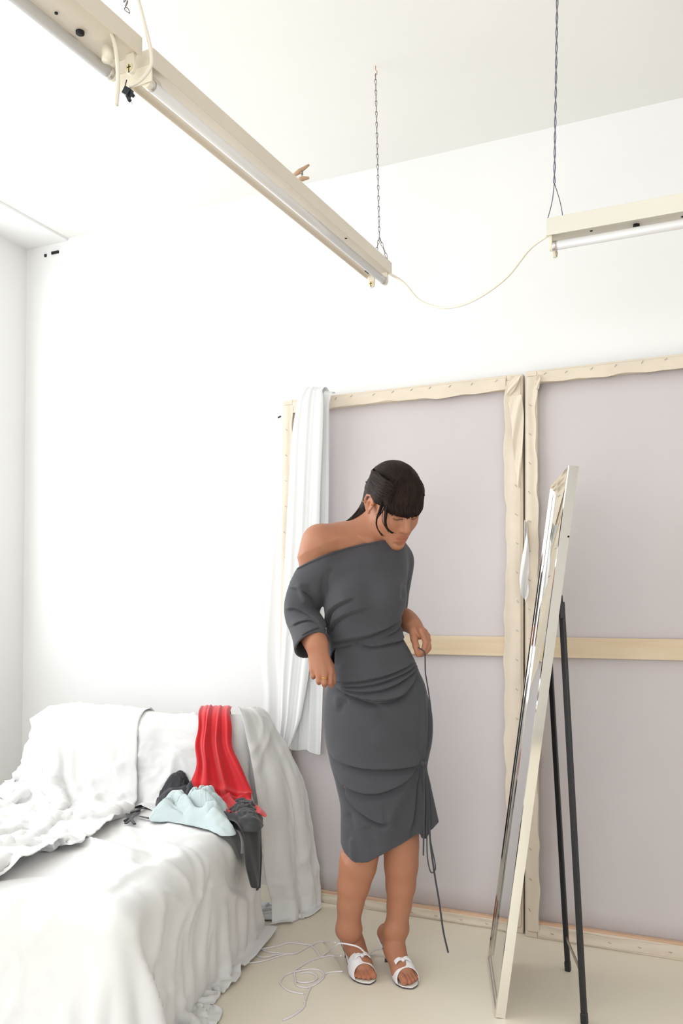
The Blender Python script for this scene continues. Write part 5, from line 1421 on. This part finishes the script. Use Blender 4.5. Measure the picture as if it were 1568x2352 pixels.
# face-framing wisps
cv = []
for k in range(26):
    j = rh.normal(0, 1, 3); o_ = np.array([j[0] * 0.0022, j[1] * 0.002, j[2] * 0.0015])
    cv.append([L(893, 1120, -0.115) + o_ * 2, L(889, 1155, -0.122) + o_, L(885, 1180, -0.122) + o_ * 1.5, L(884, 1200, -0.119) + o_ * 1.2, L(891, 1216, -0.118) + o_ * 0.8, L(903 + j[0] * 3, 1225, -0.120) + o_ * 0.3])
for k in range(12):
    j = rh.normal(0, 1, 3); o_ = np.array([j[0] * 0.0014, j[1] * 0.001, j[2] * 0.001])
    cv.append([L(880, 1135, -0.105) + o_ * 2, L(876, 1165, -0.108) + o_ * 1.5, L(866, 1188, -0.102) + o_, L(864, 1205, -0.098) + o_, L(870, 1220, -0.096) + o_, L(880 + j[0] * 3, 1232, -0.097) + o_ * 0.4])
for k in range(20):
    j = rh.normal(0, 1, 3); o_ = np.array([j[0] * 0.003, j[1] * 0.002, j[2] * 0.002])
    cv.append([L(880, 1130, -0.105) + o_ * 2, L(878, 1158, -0.112) + o_ * 1.5, L(871, 1178, -0.108) + o_, L(863, 1192 + j[1] * 3, -0.102) + o_ * 0.3])
strands('face_wisps', cv, 0.0011, taper=(1, 1, 0.9, 0.3))
# flyaways
cv = []
for k in range(40):
    az = rh.uniform(-2.6, 2.2); el = rh.uniform(0.5, 1.4)
    cv.append([shell_pt(az, el, 1.0), shell_pt(az + rh.normal(0, 0.12), el + rh.normal(0, 0.1), 1.06), shell_pt(az + rh.normal(0, 0.25), el + rh.normal(0, 0.2), 1.05 + 0.05 * rh.random())])
strands('flyaway_hairs', cv, 0.00035, sides=3, n=8)
# eyelashes
cv = []
for s0 in (0.031, -0.031):
    for k in range(16):
        t = (k / 15 - 0.5) * 2
        cv.append([H(0.0845 - 0.006 * t * t, s0 + 0.0135 * t, -0.0085 + 0.002 * t * t), H(0.089 - 0.006 * t * t, s0 + 0.0145 * t, -0.0125 + 0.002 * t * t), H(0.0925 - 0.006 * t * t, s0 + 0.0155 * t, -0.0135 + 0.002 * t * t)])
strands('eyelashes', cv, 0.0008, sides=3, n=6, parent=person)

# ------------------------------------------------------------------ sandals
M['sandal'] = mat('white_patent_leather', '#f1eff2', 0.28, spec=0.6, coat=0.3)
M['sandal_in'] = mat('white_insole', '#efece6', 0.5)
M['sole_edge'] = mat('dark_sole_edge', '#4a3a44', 0.6)
M['lace'] = mat('white_cord_lace', '#e9e4e6', 0.5)
def halfw(t): return np.interp(t, [-0.03, 0.03, 0.15, 0.35, 0.55, 0.72, 0.85, 0.95, 1.0, 1.035], [0.010, 0.022, 0.026, 0.024, 0.029, 0.037, 0.037, 0.029, 0.017, 0.003])
def bend(t, sd): return np.interp(t, [0, 0.4, 0.75, 1.03], [0, -0.002, 0.002, 0.007]) * sd
for key in ('r', 'l'):
    f = FT[key]; sd = f.side
    s_root = empty('sandal'); s_root.parent = person; s_root.location = f.h
    s_root['label'] = 'white heeled sandal with bow and open toe'
    lp = lambda t, v, z: fpt(f, t, v, z) - f.h
    for name, m_, dz, thk, grow in (('insole', 'sandal_in', 0.0, 0.004, 0.0), ('outsole', 'sole_edge', -0.004, 0.003, 0.0008)):
        ts = np.linspace(-0.03, 1.035, 30); Vt, Vb = [], []
        for t in ts:
            w = halfw(t) + grow; z = sole_z(t) + dz - (0.0045 if False else 0)
            for v in (-w, 0, w):
                Vt.append(lp(t, v + bend(t, sd), z)); Vb.append(lp(t, v + bend(t, sd), max(0.0006, z - thk)))
        n_ = len(Vt); Fs = []
        for i in range(len(ts) - 1):
            for j in range(2):
                a = i * 3 + j; Fs.append((a, a + 1, a + 4, a + 3)); Fs.append((n_ + a, n_ + a + 3, n_ + a + 4, n_ + a + 1))
            for j in (0, 2):
                a = i * 3 + j; Fs.append((a, a + 3, n_ + a + 3, n_ + a))
        e_ = n_ - 3; Fs += [(0, n_, n_ + 1, 1), (1, n_ + 1, n_ + 2, 2), (e_, e_ + 1, n_ + e_ + 1, n_ + e_), (e_ + 1, e_ + 2, n_ + e_ + 2, n_ + e_ + 1)]
        mesh(name, Vt + Vb, Fs, m_, s_root, smooth=False)
    # heel
    hc = lp(0.05, 0, 0); prof = [(HEEL - 0.004, 0.019), (HEEL - 0.014, 0.012), (HEEL - 0.03, 0.0065), (0.012, 0.0048)]
    tube('heel', [hc + np.array([0, 0, z]) - f.a * (0.012 if z > 0.05 else 0.004 * 0) * 0 for z, _ in prof], [r for _, r in prof], M['sandal'], s_root, 14)
    tube('heel_tip', [hc + np.array([0, 0, 0.012]), hc + np.array([0, 0, 0.0005])], 0.0058, M['sole_edge'], s_root, 14)
    # vamp: a band over the toes, scooped at the front
    G = []
    for i, e in enumerate(np.linspace(0, 1, 12)):
        rowv = []
        for a in np.linspace(0, math.pi, 22):
            c_ = math.cos(a); top = math.sin(a)
            t0 = 0.58 + 0.06 * top; t1 = 0.91 - 0.10 * top ** 0.8
            t = t0 + (t1 - t0) * e
            w = halfw(t) + 0.0035; hgt = np.interp(t, [0.55, 0.7, 0.8, 0.92], [0.078, 0.061, 0.047, 0.034])
            base = sole_z(t) - 0.002
            rowv.append(lp(t, c_ * w + bend(t, sd), base + (hgt - base * 0.6) * top ** 0.75))
        G.append(rowv)
    vamp = sheet('vamp', np.array(G), 'sandal', s_root, subsurf=1, solid=0.002)
    # flat bow lying across the vamp
    cb = lp(0.69, 0.006 * sd, 0.062); rt = f.b * 1.0; 
    for sg in (-1, 1):
        Gb_ = [[cb + rt * (sg * u_ * 0.028) + f.a * ((v_ - 0.5) * 0.016 * (0.55 + 0.45 * u_) + 0.004) + np.array([0, 0, 0.005 + 0.006 * math.sin(u_ * 3.0) - 0.008 * u_ * u_ - 0.006 * (v_ - 0.2)]) for u_ in np.linspace(0, 1, 9)] for v_ in np.linspace(0, 1, 6)]
        sheet('bow_loop', np.array(Gb_), 'sandal', vamp, subsurf=1, solid=0.0035)
    tube('bow_knot', [cb + np.array([0, 0, 0.004]) - f.a * 0.004, cb + np.array([0, 0, 0.003]) + f.a * 0.012], [0.0055, 0.0055], 'sandal', vamp, 10)
    # back strap
    if key == 'l':
        tube('heel_strap', catmull([lp(0.18, -0.026, HEEL - 0.006), lp(0.05, -0.031, HEEL + 0.018), lp(-0.05, -0.012, HEEL + 0.030), lp(-0.05, 0.012, HEEL + 0.030), lp(0.05, 0.030, HEEL + 0.02), lp(0.18, 0.027, HEEL - 0.006)], 30), 0.0035, 'sandal', s_root, 8, flat=0.5)
    FT[key].root = s_root

# untied laces: round the right ankle and coiled on the floor
def lace(P, r=0.0022, n=160, root=FT['r'].root):
    off = PB * 0 + np.array(FT['r'].h)
    Q_ = []
    for p in P:
        if len(p) == 2: q = LZ(p[0], p[1], 0.0026)
        elif p[2] == 'z': q = LZ(p[0], p[1], p[3])
        else: q = L(p[0], p[1], p[2])
        Q_.append(q - off)
    C = catmull(Q_, n); C[:, 2] = np.maximum(C[:, 2], 0.0022)
    return tube('lace', C, r, 'lace', root, 8)
lace([(842, 2192, -0.06), (836, 2186, -0.075), (822, 2175, -0.085), (800, 2169, -0.075), (780, 2167, -0.045), (770, 2172, 0.0), (757, 2183, 'z', 0.01), (742, 2195), (736, 2197), (725, 2182), (712, 2171), (690, 2168), (665, 2165), (640, 2172), (610, 2178), (585, 2181), (572, 2177), (563, 2172), (562, 2165), (572, 2160), (584, 2158), (590, 2165), (597, 2178), (615, 2186), (640, 2189), (675, 2191)], 0.0027)
lace([(783, 2195, -0.03), (770, 2196, 'z', 0.006), (740, 2198), (712, 2207), (690, 2220), (677, 2231), (678, 2250), (682, 2263), (700, 2268), (716, 2265), (733, 2255), (744, 2242), (738, 2231), (720, 2226), (698, 2228), (672, 2233), (655, 2240), (645, 2252), (646, 2262), (660, 2274), (680, 2280), (697, 2283)], 0.0025)
lace([(787, 2231, 'z', 0.004), (768, 2232), (748, 2236), (730, 2255), (716, 2264), (708, 2278), (702, 2295), (697, 2302)], 0.0025)
lace([(700, 2300), (698, 2312), (685, 2324), (668, 2335), (650, 2343)], 0.003, 40)
lace([(770, 2165, -0.01), (745, 2164, 'z', 0.006), (715, 2171), (690, 2184), (676, 2190), (640, 2192), (615, 2198), (595, 2197), (575, 2185), (563, 2175), (545, 2172), (530, 2178), (523, 2190), (532, 2202), (555, 2210), (580, 2211), (610, 2206), (640, 2196), (676, 2188)], 0.0024)
lace([(681, 2254), (695, 2257), (715, 2255), (727, 2248), (725, 2240), (708, 2233), (690, 2236)], 0.0024, 60)
lace([(838, 2190, -0.062), (846, 2193, -0.03), (852, 2189, 'z', 0.02), (864, 2182, 'z', 0.02), (884, 2180, 'z', 0.022)], 0.0022, 40)
lace([(840, 2191, -0.062), (850, 2194, 'z', 0.012), (868, 2193, 'z', 0.006), (890, 2195, 'z', 0.006)], 0.0022, 40)
